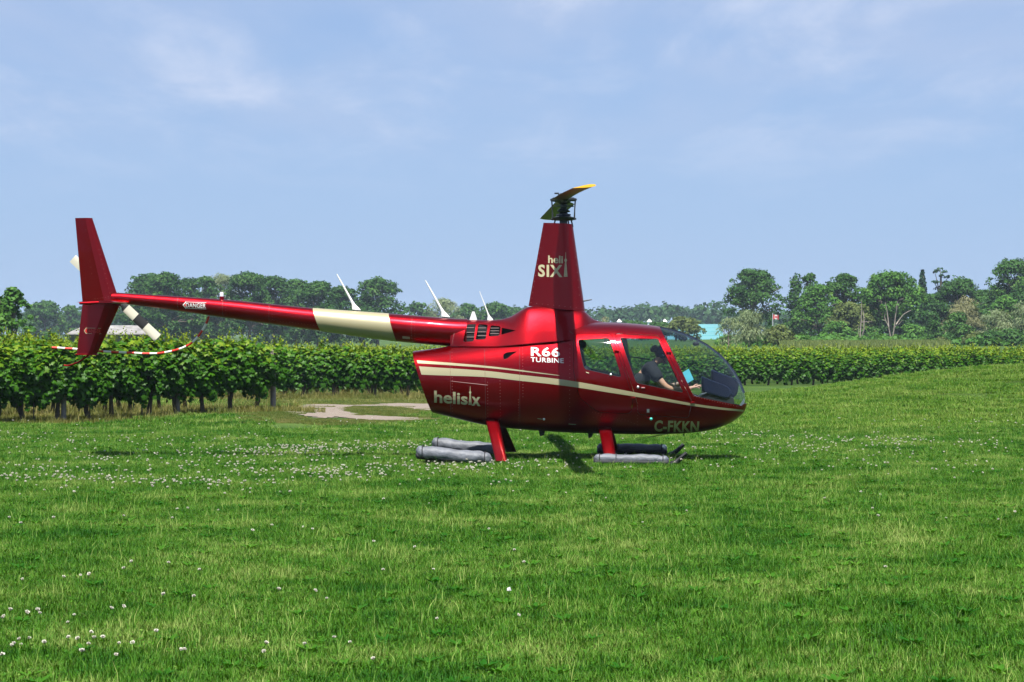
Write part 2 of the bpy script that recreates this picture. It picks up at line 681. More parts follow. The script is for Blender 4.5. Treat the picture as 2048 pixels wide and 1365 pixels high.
def glass_material(name, tint, refl=0.09):
    m = bpy.data.materials.new(name)
    m.use_nodes = True
    nt = m.node_tree
    nt.nodes.remove(nt.nodes['Principled BSDF'])
    out = nt.nodes['Material Output']
    tr = nt.nodes.new('ShaderNodeBsdfTransparent')
    tr.inputs['Color'].default_value = (*tint, 1)
    gl = nt.nodes.new('ShaderNodeBsdfGlossy')
    gl.inputs['Roughness'].default_value = 0.015
    gl.inputs['Color'].default_value = (1, 1, 1, 1)
    fr = nt.nodes.new('ShaderNodeLayerWeight')
    fr.inputs['Blend'].default_value = 0.18
    ad = nt.nodes.new('ShaderNodeMath')
    ad.operation = 'MULTIPLY_ADD'
    nt.links.new(fr.outputs['Facing'], ad.inputs[0])
    ad.inputs[1].default_value = 0.24
    ad.inputs[2].default_value = refl
    mx = nt.nodes.new('ShaderNodeMixShader')
    nt.links.new(ad.outputs[0], mx.inputs[0])
    nt.links.new(tr.outputs[0], mx.inputs[1])
    nt.links.new(gl.outputs[0], mx.inputs[2])
    nt.links.new(mx.outputs[0], out.inputs['Surface'])
    return m


M_GLASS = glass_material('tinted_acrylic_glass', (0.78, 0.85, 0.85), 0.035)
M_SHIELD = glass_material('windshield_acrylic_glass', (0.74, 0.81, 0.86), 0.02)

heli = empty('helicopter', (HX, HY, 0), YAW)
tag(heli, 'metallic red helicopter with champagne stripes parked on the grass field', 'helicopter')

# --- cabin and engine body: lofted from its measured outline
top_pts = [(806, 706), (826, 703), (870, 697), (910, 690), (960, 681), (1010, 672), (1060, 662), (1110, 652), (1150, 646.5), (1190, 645), (1230, 645.5), (1270, 648),
           (1300, 651), (1330, 655.5), (1360, 663.5), (1390, 675.5), (1415, 689), (1440, 708), (1458, 727), (1472, 747), (1483, 768), (1489.5, 784), (1492.6, 797), (1493.6, 806)]
bot_pts = [(806, 811), (866, 826), (900, 834), (940, 844), (975, 851), (1020, 857), (1080, 862), (1150, 866), (1220, 868), (1300, 869), (1350, 868), (1400, 864), (1430, 858),
           (1455, 849), (1472, 839), (1483, 830), (1489.5, 822), (1492.6, 813), (1493.6, 807)]
wid_pts = [(806, .36), (866, .42), (940, .52), (1020, .60), (1100, .655), (1180, .68), (1260, .68), (1330, .655), (1385, .585), (1425, .49), (1452, .39), (1470, .295), (1482, .20), (1489, .125), (1492.6, .06), (1493.6, .012)]
mid_pts = [(806, 757), (900, 762), (1000, 768), (1100, 764), (1200, 760), (1300, 765), (1400, 783), (1450, 798), (1480, 805), (1493.6, 806.5)]
f_top, f_bot, f_wid, f_mid = [catmull(*zip(*p)) for p in (top_pts, bot_pts, wid_pts, mid_pts)]
stations = np.concatenate([np.arange(806, 1400, 9.0), np.arange(1400, 1470, 6.0), np.arange(1470, 1488, 3.0), [1488, 1490, 1491.5, 1492.6, 1493.2, 1493.6]])
NR = 72


def body_rings(sts):
    rings = []
    for p in sts:
        s, zt = L(p, float(f_top(p)))
        zb = L(p, float(f_bot(p)))[1]
        zm = L(p, float(f_mid(p)))[1]
        w = float(f_wid(p))
        ring = []
        for k in range(NR):
            a = 2 * math.pi * k / NR
            c, sn = math.cos(a), math.sin(a)
            n = 2.45 if sn > 0 else 2.25
            y = -w * math.copysign(abs(c)**(2 / n), c)
            z = zm + (zt - zm if sn > 0 else zm - zb) * math.copysign(abs(sn)**(2 / n), sn)
            ring.append((s, y, z))
        rings.append(ring)
    return rings


mb = MB()
mb.rings(body_rings(stations))
outer = mb.mesh('outer')
bm = bmesh.new()
bm.from_mesh(outer)
bmesh.ops.recalc_face_normals(bm, faces=bm.faces)
# slanted rear end
a = LV(827, 703)
b = LV(866.5, 826)
t = (b - a).normalized()
nrm = Vector((-t.z, 0, t.x))
if nrm.x > 0:
    nrm = -nrm
res = bmesh.ops.bisect_plane(bm, geom=bm.verts[:] + bm.edges[:] + bm.faces[:], plane_co=a, plane_no=nrm, clear_outer=True)
bmesh.ops.edgeloop_fill(bm, edges=[e for e in res['geom_cut'] if isinstance(e, bmesh.types.BMEdge)])
bmesh.ops.recalc_face_normals(bm, faces=bm.faces)
bm.normal_update()
bm.to_mesh(outer)


def inset_copy(d, mi=0):
    me = outer.copy()
    bmx = bmesh.new()
    bmx.from_mesh(me)
    bmx.normal_update()
    ns = [v.normal.copy() for v in bmx.verts]
    for v, n in zip(bmx.verts, ns):
        v.co -= n * d
    for f in bmx.faces:
        f.material_index = mi
    bmx.to_mesh(me)
    bmx.free()
    return me


bm.free()
body_bvh = BVHTree.FromPolygons([v.co[:] for v in outer.vertices], [p.vertices[:] for p in outer.polygons])
slots = [M_RED, M_INNER, M_BLACK]
for m_ in slots:
    outer.materials.append(m_)


def side_poly(pts, w=-0.66):
    return [L(x, y, w) for x, y in pts]


def round_poly(pts, r, n=4):
    """round the corners of a pixel polygon"""
    out = []
    N = len(pts)
    for i in range(N):
        p0, p1, p2 = Vector(pts[i - 1]), Vector(pts[i]), Vector(pts[(i + 1) % N])
        d0, d2 = (p0 - p1), (p2 - p1)
        rr = min(r, d0.length * 0.45, d2.length * 0.45)
        a_, b_ = p1 + d0.normalized() * rr, p1 + d2.normalized() * rr
        for k in range(n + 1):
            t_ = k / n
            q = a_ * (1 - t_)**2 + p1 * 2 * t_ * (1 - t_) + b_ * t_**2
            out.append((q.x, q.y))
    return out


def grow(pts, d):
    """offset a pixel polygon outwards by d"""
    N = len(pts)
    area = sum(pts[i][0] * pts[(i + 1) % N][1] - pts[(i + 1) % N][0] * pts[i][1] for i in range(N))
    sg = 1 if area > 0 else -1
    out = []
    for i in range(N):
        p0, p1, p2 = Vector(pts[i - 1]), Vector(pts[i]), Vector(pts[(i + 1) % N])
        e1, e2 = (p1 - p0).normalized(), (p2 - p1).normalized()
        n1, n2 = Vector((e1.y, -e1.x)) * sg, Vector((e2.y, -e2.x)) * sg
        nn = (n1 + n2)
        nn = nn / max(0.35, nn.length_squared / 2) if nn.length > 1e-6 else n1
        q = p1 + nn * d
        out.append((q.x, q.y))
    return out


def cutter(pts, y0, y1, mi=2, w=-0.66):
    c = MB()
    c.mi = mi
    c.prism(side_poly(pts, w), y0, y1)
    me = c.mesh('cutter')
    for m_ in slots:
        me.materials.append(m_)
    return me


REAR_WIN = round_poly([(1154.5, 680), (1218.5, 676), (1243.5, 755.5), (1168.5, 739)], 7)
FRONT_WIN = round_poly([(1239.5, 676), (1316.5, 678.5), (1367.5, 786.5), (1272.5, 766.5)], 6)
REAR_DOOR = round_poly([(1146, 668.5), (1222.5, 667.5), (1267, 797), (1262, 829), (1196, 826), (1158, 796), (1146, 740)], 9)
FRONT_DOOR = round_poly([(1227.5, 667.5), (1318, 671), (1384.5, 803), (1378, 838), (1276, 830), (1272, 798)], 7)
SHIELD = [(1316, 640), (1320, 655), (1325.5, 668), (1385, 789), (1392, 792.5), (1440, 803), (1484, 813), (1489, 809), (1530, 806), (1530, 590), (1316, 590)]

cav_src = inset_copy(0.035, 1)
for m_ in slots:
    cav_src.materials.append(m_)
cav_box = cutter([(1148, 600), (1148, 770), (1165, 800), (1280, 822), (1400, 822), (1440, 818), (1482, 820), (1530, 826), (1530, 600)], -3, 3, 1, 0)
cavity = boolean(cav_src, ('INTERSECT', cav_box))
raw = boolean(outer.copy(), ('DIFFERENCE', cavity))
door_cuts = []
fus = raw
for poly in (REAR_DOOR, FRONT_DOOR):
    for sgn in (-1, 1):
        fus = boolean(fus, ('DIFFERENCE', cutter(poly, sgn * 0.30, sgn * 3, 2)))
fus = boolean(fus, ('DIFFERENCE', cutter(SHIELD, -3, 3, 2, -0.35)))
# air scoop on the flank
scoop = cutter(round_poly([(1006, 710), (1012, 705.5), (1035, 703), (1022, 711), (1014, 718), (1007, 719)], 2), -0.47, -2, 2, -0.55)
fus = boolean(fus, ('DIFFERENCE', scoop))
exhaust_recess = cutter([(800, 712), (831, 712), (862, 815), (800, 815)], -0.33, 0.33, 2, 0)
back_cut = MB()
fuselage = link('fuselage', smooth(fus, 32), None, heli)

pane_shell = boolean(inset_copy(0.010), ('DIFFERENCE', inset_copy(0.016)))
for nm, poly, win in (('rear', REAR_DOOR, REAR_WIN), ('front', FRONT_DOOR, FRONT_WIN)):
    for sgn in (-1, 1):
        d = boolean(raw, ('INTERSECT', cutter(grow(poly, -0.8), sgn * 0.301, sgn * 3, 2)), ('DIFFERENCE', cutter(win, sgn * 0.2, sgn * 3.2, 2)))
        door = link('door', smooth(d, 32), None, heli)
        door['label'] = '%s cabin door on the %s side' % (nm, 'near' if sgn < 0 else 'far')
        g = boolean(pane_shell, ('INTERSECT', cutter(grow(win, 0.6), sgn * 0.2, sgn * 3.2, 0)))
        g.materials.clear()
        link('window_pane', smooth(g, 40), M_GLASS, door)
        # a dark rubber seal round the pane
        seal = MB()
        pr = grow(win, 0.2)
        n_ = len(pr)
        path = []
        for (x, y) in pr:
            s_, z_ = L(x, y, -0.66)
            hit = body_bvh.ray_cast(Vector((s_, sgn * 3, z_)), Vector((0, -sgn, 0)))[0]
            path.append(hit + Vector((0, -sgn * 0.006, 0)))
        seal.tube(path + [path[0]], 0.006, 6, cap=False)
        seal.build('window_seal', M_BLACK, door, 60)
        for hx, hy in ([(1234, 703), (1267, 796)] if nm == 'rear' else [(1338, 706), (1386, 806)]):
            s_, z_ = L(hx, hy, -0.66)
            hit = body_bvh.ray_cast(Vector((s_, sgn * 3, z_)), Vector((0, -sgn, 0)))[0]
            h = MB()
            h.box(hit + Vector((0, sgn * 0.008, 0)), (0.055, 0.02, 0.022), bev=0.004)
            h.tube([hit + Vector((-0.026, sgn * 0.016, -0.016)), hit + Vector((-0.026, sgn * 0.016, 0.016))], 0.008, 8)
            h.build('hinge', M_RED, door, 40)
        hx, hy = ((1221.5, 750) if nm == 'rear' else (1276, 775))
        s_, z_ = L(hx, hy, -0.66)
        hit = body_bvh.ray_cast(Vector((s_, sgn * 3, z_)), Vector((0, -sgn, 0)))[0]
        h = MB()
        h.lathe(hit, [(0.017, -0.005), (0.017, 0.010), (0.010, 0.016), (0.0, 0.017)] if sgn < 0 else [(0.017, 0.005), (0.017, -0.010), (0.010, -0.016), (0.0, -0.017)], 14, 'y')
        if nm == 'front':
            h.box(hit + Vector((0.065, sgn * 0.008, -0.006)), (0.05, 0.016, 0.014), bev=0.003)
        h.build('handle', M_BRIGHT, door, 40)
wsh = boolean(boolean(inset_copy(0.012), ('DIFFERENCE', inset_copy(0.018))), ('INTERSECT', cutter(grow(SHIELD, 1.0), -3, 3, 0, -0.35)))
wsh.materials.clear()
windshield = link('windshield', smooth(wsh, 50), M_SHIELD, heli)
# centre post between the two halves and the dark rim
post = MB()
cpts = [(1316, f_top(1316)), (1335, f_top(1335)), (1360, f_top(1360)), (1390, f_top(1390)), (1415, f_top(1415)), (1440, f_top(1440)), (1458, f_top(1458)), (1472, f_top(1472)), (1483, f_top(1483)), (1490, f_top(1490))]
rs = []
for i, (x, y) in enumerate(cpts):
    p = LV(x, float(y))
    q0, q1 = LV(*cpts[max(0, i - 1)]), LV(*cpts[min(len(cpts) - 1, i + 1)])
    tt = (q1 - q0).normalized()
    nn = Vector((-tt.z, 0, tt.x))
    if nn.z < 0:
        nn = -nn
    rs.append([p + Vector((0, -0.022, 0)) + nn * 0.002, p + Vector((0, 0.022, 0)) + nn * 0.002, p + Vector((0, 0.016, 0)) - nn * 0.028, p + Vector((0, -0.016, 0)) - nn * 0.028])
post.rings(rs)
post.build('centre_post', material('dark_blue_trim', (0.03, 0.04, 0.07), 0.4), windshield, 30)
mir = MB()
mir.box(LV(1392, 688, -0.05), (0.085, 0.05, 0.05), bev=0.015)
mir.tube([LV(1395, 680, -0.03), LV(1393, 688, -0.05)], 0.008, 6)
mir.build('compass', M_BLACK, windshield, 40)


# --- stripes and lettering that follow the painted skin
def skin_point(bvh, px, py, w0=-0.6, lift=0.004, sgn=-1):
    w = w0
    hit = None
    for _ in range(4):
        s, z = L(px, py, w)
        h, n, _i, _d = bvh.ray_cast(Vector((s, sgn * 4, z)), Vector((0, -sgn, 0)))
        if h is None:
            break
        hit = h + n * lift if n.y * sgn > 0 else h - n * lift
        w = h.y
    if hit is None:
        s, z = L(px, py, w)
        hit = Vector((s, w + sgn * lift, z))
    return hit


def band(name, bvh, upper, lower, x0, x1, mat, parent, n=60, rows=3, lift=0.003, mirror=True):
    fu, fl = catmull(*zip(*upper)), catmull(*zip(*lower))
    m = MB()
    grid = []
    for i in range(n + 1):
        t_ = i / n
        row = []
        for j in range(rows + 1):
            v_ = j / rows
            x = (x0[0] * (1 - v_) + x0[1] * v_) * (1 - t_) + (x1[0] * (1 - v_) + x1[1] * v_) * t_
            y = float(fu(x)) * (1 - v_) + float(fl(x)) * v_
            row.append(skin_point(bvh, x, y, lift=lift))
        grid.append(row)
    for sg in ((1, -1) if mirror else (1,)):
        vs = [Vector((p.x, p.y * sg, p.z)) for r in grid for p in r]
        fs = []
        for i in range(n):
            for j in range(rows):
                q = (i * (rows + 1) + j, i * (rows + 1) + j + 1, (i + 1) * (rows + 1) + j + 1, (i + 1) * (rows + 1) + j)
                fs.append(q if sg > 0 else q[::-1])
        m.add(vs, fs)
    return m.build(name, mat, parent, 60)


UP = [(826, 732.5), (833, 733), (969, 742), (1039, 750), (1100, 756.5), (1151, 763.5), (1227, 777), (1305, 792), (1387, 807.6), (1440, 815), (1490, 820.5)]
LO = [(826, 748), (839, 749.5), (969, 754.5), (1039, 762), (1100, 768.5), (1151, 775), (1227, 787), (1305, 799), (1387, 812.5), (1440, 819.5), (1490, 824)]
band('stripe', body_bvh, UP, LO, (838, 843), (1487, 1486), M_CREAM, fuselage, 110)
band('stripe', body_bvh, [(826, 720.5), (969, 732), (1119, 751)], [(826, 726.5), (969, 736), (1119, 752)], (833.5, 835.5), (1119, 1119), M_CREAM, fuselage, 50)


def text_shape(txt, offset=0.0, bold=0.0, spacing=1.0):
    cu_ = bpy.data.curves.new('txt', 'FONT')
    cu_.body = txt
    cu_.size = 1
    cu_.offset = bold
    cu_.space_character = spacing
    cu_.resolution_u = 3
    o = bpy.data.objects.new('txt', cu_)
    COL.objects.link(o)
    me = evaluated(o)
    bpy.data.objects.remove(o)
    bmx = bmesh.new()
    bmx.from_mesh(me)
    bmesh.ops.triangulate(bmx, faces=bmx.faces)
    long_e = [e for e in bmx.edges if e.calc_length() > 0.22]
    bmesh.ops.subdivide_edges(bmx, edges=long_e, cuts=2)
    bmesh.ops.triangulate(bmx, faces=bmx.faces)
    bmx.verts.index_update()
    vs = [(v.co.x, v.co.y) for v in bmx.verts]
    fs = [[v.index for v in f.verts] for f in bmx.faces]
    bmx.free()
    bpy.data.meshes.remove(me)
    return vs, fs


def lettering(name, shapes, bvh, mat, parent, lift=0.004, w0=-0.6, label=None):
    """shapes: list of (verts2d in pixels, faces)"""
    m = MB()
    for vs, fs in shapes:
        m.add([skin_point(bvh, x, y, w0, lift) for x, y in vs], fs)
    o = m.build(name, mat, parent)
    if label:
        o['label'] = label
    return o


def fit_text(txt, x0, x1, ytop, ybase, tilt=0.0, bold=0.0, ref=None, slant=0.0, spacing=1.0):
    """text fitted to pixels x0..x1; ytop = top of the tallest letter, ybase = baseline at the left; tilt = baseline drop in px across the text"""
    vs, fs = text_shape(txt, bold=bold, spacing=spacing)
    xs = [v[0] for v in vs]
    ys = [v[1] for v in vs]
    a_, b_ = min(xs), max(xs)
    top = max(ys)
    out = []
    for x, y in vs:
        u = (x - a_) / (b_ - a_)
        v = y / top
        X = x0 + (x1 - x0) * u + slant * v
        out.append((X, ybase + tilt * u - (ybase - ytop) * v))
    return out, fs


def poly_shape(pts):
    return list(pts), [tuple(range(len(pts)))]


def tower(xc, ytop, ybase, half):
    """the slim tower drawn into the lettering: needle, pod, splayed legs"""
    h = ybase - ytop
    sh = []
    sh.append(poly_shape([(xc - .25, ytop), (xc + .25, ytop), (xc + half * .22, ytop + h * .30), (xc - half * .22, ytop + h * .30)]))
    sh.append(poly_shape([(xc - half * .35, ytop + h * .27), (xc + half * .35, ytop + h * .27), (xc + half * .8, ytop + h * .33), (xc + half * .35, ytop + h * .40), (xc - half * .35, ytop + h * .40), (xc - half * .8, ytop + h * .33)]))
    for a_, b_ in ((-1.0, -.40), (-.26, .26), (.40, 1.0)):
        for k in range(8):
            q0, q1 = k / 8, (k + 1) / 8
            s0, s1 = 1 - .66 * q0, 1 - .66 * q1
            y0, y1 = ybase - h * .60 * q0, ybase - h * .60 * q1
            sh.append(poly_shape([(xc + half * a_ * s0, y0), (xc + half * b_ * s0, y0), (xc + half * b_ * s1, y1), (xc + half * a_ * s1, y1)]))
    return sh


lettering('lettering', [fit_text('R66', 1062, 1120, 694.5, 712, 1.6, 0.022, spacing=1.08)], body_bvh, M_DECAL_WHITE, fuselage, label='R66 in pale wide letters on the flank')
lettering('lettering', [fit_text('TURBINE', 1061.5, 1127.5, 715, 724, 2.6, 0.012, spacing=1.06)], body_bvh, M_DECAL_WHITE, fuselage, label='TURBINE in pale letters on the flank')
lettering('lettering', [fit_text('helis', 868.5, 935.5, 781.5, 804.5, 4.6, 0.024), fit_text('x', 943.5, 961, 793.5, 810.5, 1.2, 0.024)] + tower(940.5, 773, 810, 3.2), body_bvh, M_DECAL, fuselage, label='helisix lettering with a slim tower for its second i')
lettering('lettering', [fit_text('C-FKKN', 1308, 1397, 840.5, 862, 2.2, 0.034, slant=1.5, spacing=1.06)], body_bvh, M_DECAL, fuselage, label='registration letters C-FKKN low on the nose')

# small marks and lights on the flank
sm = MB()
for x, y, w_, h_ in ((1296.2, 821.8, 5.0, 7.0),):
    pts = [(x - w_ / 2, y - h_ / 2), (x + w_ / 2, y - h_ / 2), (x + w_ / 2, y + h_ / 2), (x - w_ / 2, y + h_ / 2)]
    sm.add([skin_point(body_bvh, a_, b_, lift=0.004) for a_, b_ in pts], [(0, 1, 2, 3)])
sm.build('placard', M_DECAL_WHITE, fuselage)
p0 = skin_point(body_bvh, 1302, 838)
lamp = MB()
lamp.lathe(p0, [(0.02, -0.012), (0.022, 0.014), (0.016, 0.030), (0.006, 0.038), (0.0, 0.039)], 14, 'y')
lamp.build('navigation_light', material('green_lens', (0.05, 0.55, 0.42), 0.15, coat=1.0), fuselage, 50)
lamp = MB()
lamp.tube([skin_point(body_bvh, 1292, 836, lift=-0.01), p0 + Vector((-0.01, -0.008, 0.008))], [0.008, 0.022], 10)
lamp.build('light_fairing', M_RED, fuselage, 50)
p1 = skin_point(body_bvh, 1088, 838.5)
lamp = MB()
lamp.lathe(p1, [(0.016, -0.01), (0.016, 0.008), (0.0, 0.014)], 12, 'y')
lamp.build('fuel_drain', M_BRIGHT, fuselage, 50)
for x0_, y0_, x1_, y1_ in ((1137, 848, 1152, 849), (1075, 837, 1084, 838.5), (1172, 745, 1178, 747)):
    st = MB()
    st.tube([skin_point(body_bvh, x0_, y0_, lift=0.005), skin_point(body_bvh, x1_, y1_, lift=0.005)], 0.005, 6)
    st.build('drain_tube', M_CREAM, fuselage, 50)

# rivet rows and skin seams
riv = MB()


def rivets(bvh, pts, step=5.0, r=0.0052, w0=-0.6):
    for (xa, ya), (xb, yb) in zip(pts[:-1], pts[1:]):
        n = max(1, int(math.hypot(xb - xa, yb - ya) / step))
        for i in range(n):
            p = skin_point(bvh, xa + (xb - xa) * i / n, ya + (yb - ya) * i / n, w0, 0.0)
            riv.add([p + Vector((r, -.0005, 0)), p + Vector((0, -.0005, r)), p + Vector((-r, -.0005, 0)), p + Vector((0, -.0005, -r)), p + Vector((0, -0.0035, 0))], [(0, 4, 1), (1, 4, 2), (2, 4, 3), (3, 4, 0)])


rivets(body_bvh, [(904, 700), (905, 835)], 6)
rivets(body_bvh, [(1045, 672), (1046, 800)], 6)
rivets(body_bvh, [(1037, 800), (1037, 852)], 5)
rivets(body_bvh, [(975, 765), (976, 845)], 6)
rivets(body_bvh, [(1000, 762), (1001, 845)], 6)
rivets(body_bvh, [(1330, 672), (1388, 793), (1440, 806), (1478, 814)], 5)
rivets(body_bvh, [(1185, 825), (1250, 840), (1275, 850), (1275, 800)], 6)
rivets(body_bvh, [(1187, 835), (1215, 832), (1248, 845)], 6)
rivets(body_bvh, [(1140, 690), (1139, 855)], 8)
riv.build('rivet_rows', material('rivet_heads', (0.55, 0.20, 0.18), 0.3, 0.6), fuselage)['kind'] = 'stuff'
seam = MB()
for pts in ([(900, 693), (902, 838)], [(1039, 672), (1040, 858)], [(969, 690), (972, 850)], [(1130, 655), (1146, 668.5)], [(902, 763), (975, 771)]):
    path = []
    for (xa, ya), (xb, yb) in zip(pts[:-1], pts[1:]):
        path += [skin_point(body_bvh, xa + (xb - xa) * i / 14, ya + (yb - ya) * i / 14, lift=0.0) for i in range(15)]
    seam.tube(path, 0.0045, 5)
seam.build('panel_seams', material('dark_red_seam', (0.10, 0.003, 0.005), 0.5), fuselage, 60)

# --- upper fairing from the boom to the rotor mast
ft = [(903, 638.5), (940, 640), (975, 640.5), (1000, 639.5), (1018, 635), (1032, 627.5), (1045, 619.5), (1058, 614), (1075, 613), (1110, 615), (1150, 619), (1166, 621.5), (1174, 627), (1182, 635), (1192, 641), (1206, 644.5), (1222, 646.5)]
fw = [(903, .185), (940, .200), (1000, .215), (1045, .20), (1075, .19), (1110, .20), (1150, .20), (1174, .18), (1192, .15), (1206, .11), (1222, .05)]
fb = [(903, .02), (940, .12), (1000, .22), (1060, .32), (1110, .36), (1150, .34), (1190, .25), (1222, .1)]
g_t, g_w, g_b = [catmull(*zip(*p)) for p in (ft, fw, fb)]
rings = []
for p in list(np.arange(903, 1020, 9.0)) + list(np.arange(1020, 1062, 4.0)) + list(np.arange(1062, 1160, 10)) + list(np.arange(1162, 1222, 4.0)) + [1222]:
    s, zt = L(p, float(g_t(p)))
    zb = L(p, 693 - max(0, p - 1000) * 0.09)[1]
    w = float(g_w(p))
    fl = float(g_b(p))
    ring = []
    n = 40
    hgt = zt - zb
    flat = 2.0 + 1.8 * float(sstep(1010, 1060, p) * (1 - sstep(1165, 1195, p)))
    for k in range(n):
        a_ = math.pi * k / (n - 1)
        c, sn = math.cos(a_), math.sin(a_)
        v = abs(sn)**(2 / flat)
        y = -w * math.copysign(abs(c)**(2 / flat), c)
        y -= math.copysign(fl * (1 - v)**1.5, c) if abs(c) > 1e-6 else 0
        ring.append((s, y, zb + hgt * v))
    rings.append(ring)
fm = MB()
fm.rings(rings)
fair = fm.mesh('fairing')
bm = bmesh.new()
bm.from_mesh(fair)
bmesh.ops.recalc_face_normals(bm, faces=bm.faces)
bm.to_mesh(fair)
bm.free()
for m_ in slots:
    fair.materials.append(m_)
VENTS = [round_poly([(931, 646.5), (950.5, 647), (948, 683), (926.5, 684.5)], 4), round_poly([(955.5, 648.5), (974.5, 650), (972, 679), (951.5, 680)], 4), round_poly([(980.5, 651), (1000.5, 653), (999.5, 672), (977, 673.5)], 4), [(1003.5, 656), (1032, 661.5), (1003, 670)]]
fcut = fair
for v in VENTS:
    fcut = boolean(fcut, ('DIFFERENCE', cutter(v, -0.12, -2, 2, -0.25)), ('DIFFERENCE', cutter(v, 0.12, 2, 2, -0.25)))
upper = link('engine_cowling', smooth(fcut, 38), None, heli)
fair_bvh = BVHTree.FromPolygons([v.co[:] for v in fair.vertices], [p.vertices[:] for p in fair.polygons])
gm = MB()
for v in VENTS[:3]:
    xs = [p[0] for p in v]
    ys = [p[1] for p in v]
    for k in range(1, 4):
        y = min(ys) + (max(ys) - min(ys)) * k / 4
        gm.tube([LV(min(xs) + 2, y, -0.155), LV(max(xs) - 2, y, -0.155)], 0.004, 5)
gm.build('vent_louvres', material('dark_red_louvre', (0.08, 0.01, 0.012), 0.5), upper, 60)
sm2 = MB()
sm2.tube([skin_point(fair_bvh, x, y, -0.3, 0.003) for x, y in ((904, 690), (909, 665), (916, 642))], 0.004, 5)
sm2.build('panel_seam', bpy.data.materials['dark_red_seam'], upper, 60)

# --- mast fairing
mast_rings = []
for i in range(13):
    t_ = i / 12
    le = LV(1170.5 + (1145.5 - 1170.5) * t_, 624 + (449 - 624) * t_)
    te = LV(1057 + (1087 - 1057) * t_, 612.5 + (446 - 612.5) * t_)
    ch = le - te
    hw = 0.155 * (1 - t_) + 0.100 * t_
    ring = []
    prof = [(1.0, 0.0), (.992, .22), (.965, .48), (.92, .70), (.84, .90), (.74, .985), (.62, 1.0), (.45, .92), (.25, .62), (.08, .25), (0, .06)]
    for u, v in prof:
        ring.append(te + ch * u + Vector((0, -hw * v, 0)))
    for u, v in prof[::-1][:-1]:
        ring.append(te + ch * u + Vector((0, hw * v, 0)))
    mast_rings.append(ring)
mm = MB()
mm.rings(mast_rings)
mast_me = mm.mesh('mast_fairing')
mast_bvh = BVHTree.FromPolygons([v.co[:] for v in mast_me.vertices], [p.vertices[:] for p in mast_me.polygons])
mast = link('mast_fairing', smooth(mast_me, 30), M_RED, heli)
lettering('lettering', [fit_text('heli', 1096.5, 1126, 511.5, 526, 0.6, 0.026), fit_text('SIX', 1076.5, 1125, 529.5, 553, 0.8, 0.030, spacing=1.12)] + tower(1131.3, 504.5, 554, 3.6), mast_bvh, M_DECAL, mast, w0=-0.13, lift=0.003, label='heli SIX lettering with a slim tower on the mast fairing')
riv = MB()
rivets(mast_bvh, [(1085, 462), (1062, 608)], 11, 0.005, -.1)
rivets(mast_bvh, [(1062, 606), (1164, 617)], 11, 0.005, -.1)
rivets(mast_bvh, [(1150, 500), (1160, 606)], 14, 0.005, -.1)
riv.build('rivet_rows', bpy.data.materials['rivet_heads'], mast)['kind'] = 'stuff'
pit = MB()
pit.tube([LV(1164, 603, 0), LV(1176, 601, 0), LV(1184, 599.5, 0)], [0.012, 0.009, 0.006], 8)
pit.build('pitot_tube', M_STEEL, mast, 60)
mc = MB()
mc.tube([LV(1082, 614.5), LV(1150, 620.5)], 0.085, 16)
mc.build('mast_collar', M_BLACK, mast, 50)

# --- rotor head
hub_c = LV(1127, 400)
mast_s = hub_c.x
sw_z = L(1127, 437)[1]
hubo = MB()
top_z = L(1127, 446)[1]
hubo.lathe((mast_s, 0, 0), [(0.052, top_z - 0.3), (0.052, sw_z - 0.02), (0.045, sw_z + 0.05), (0.04, hub_c.z - 0.02), (0.04, hub_c.z + 0.07), (0.0, hub_c.z + 0.075)], 20)
rotor_mast = hubo.build('rotor_mast', M_STEEL, heli, 40)
sw = MB()
sw.lathe((mast_s, 0, sw_z), [(0.05, -0.03), (0.13, -0.028), (0.145, -0.005), (0.15, 0.01), (0.10, 0.022), (0.09, 0.04), (0.10, 0.042), (0.095, 0.055), (0.06, 0.06), (0.05, 0.075), (0.085, 0.082), (0.088, 0.095), (0.055, 0.12), (0.04, 0.13), (0.04, 0.15), (0.10, 0.152), (0.10, 0.165), (0.04, 0.17)], 24)
sw.box((mast_s - 0.0, 0, sw_z - 0.008), (0.34, 0.05, 0.022), bev=0.006)
sw.box((mast_s + 0.06, 0, sw_z + 0.158), (0.15, 0.04, 0.018), bev=0.004)
sw.box((mast_s - 0.08, 0, sw_z + 0.162), (0.10, 0.025, 0.012), bev=0.003)
for dx, dz in ((-0.105, -0.06), (0.06, -0.06), (0.10, -0.06)):
    sw.tube([(mast_s + dx, -0.02, sw_z - 0.01), (mast_s + dx * 1.25, -0.02, sw_z - 0.12)], 0.010, 8)
sw.build('swashplate', M_STEEL, rotor_mast, 35)
for sx in (-1, 1):
    lk = MB()
    x = mast_s + sx * 0.145
    y = -0.03 * sx
    lk.tube([(x - sx * .0, y, sw_z), (x + sx * 0.004, y, sw_z + 0.12), (x + sx * 0.012, y, sw_z + 0.24)], [0.011, 0.008, 0.010], 8)
    lk.lathe((x, y, sw_z - 0.01), [(0.0, -0.018), (0.018, -0.012), (0.018, 0.012), (0.0, 0.018)], 10)
    lk.lathe((x + sx * 0.012, y, sw_z + 0.245), [(0.0, -0.018), (0.02, -0.012), (0.02, 0.012), (0.0, 0.018)], 10)
    lk.build('pitch_link', M_STEEL, rotor_mast, 40)
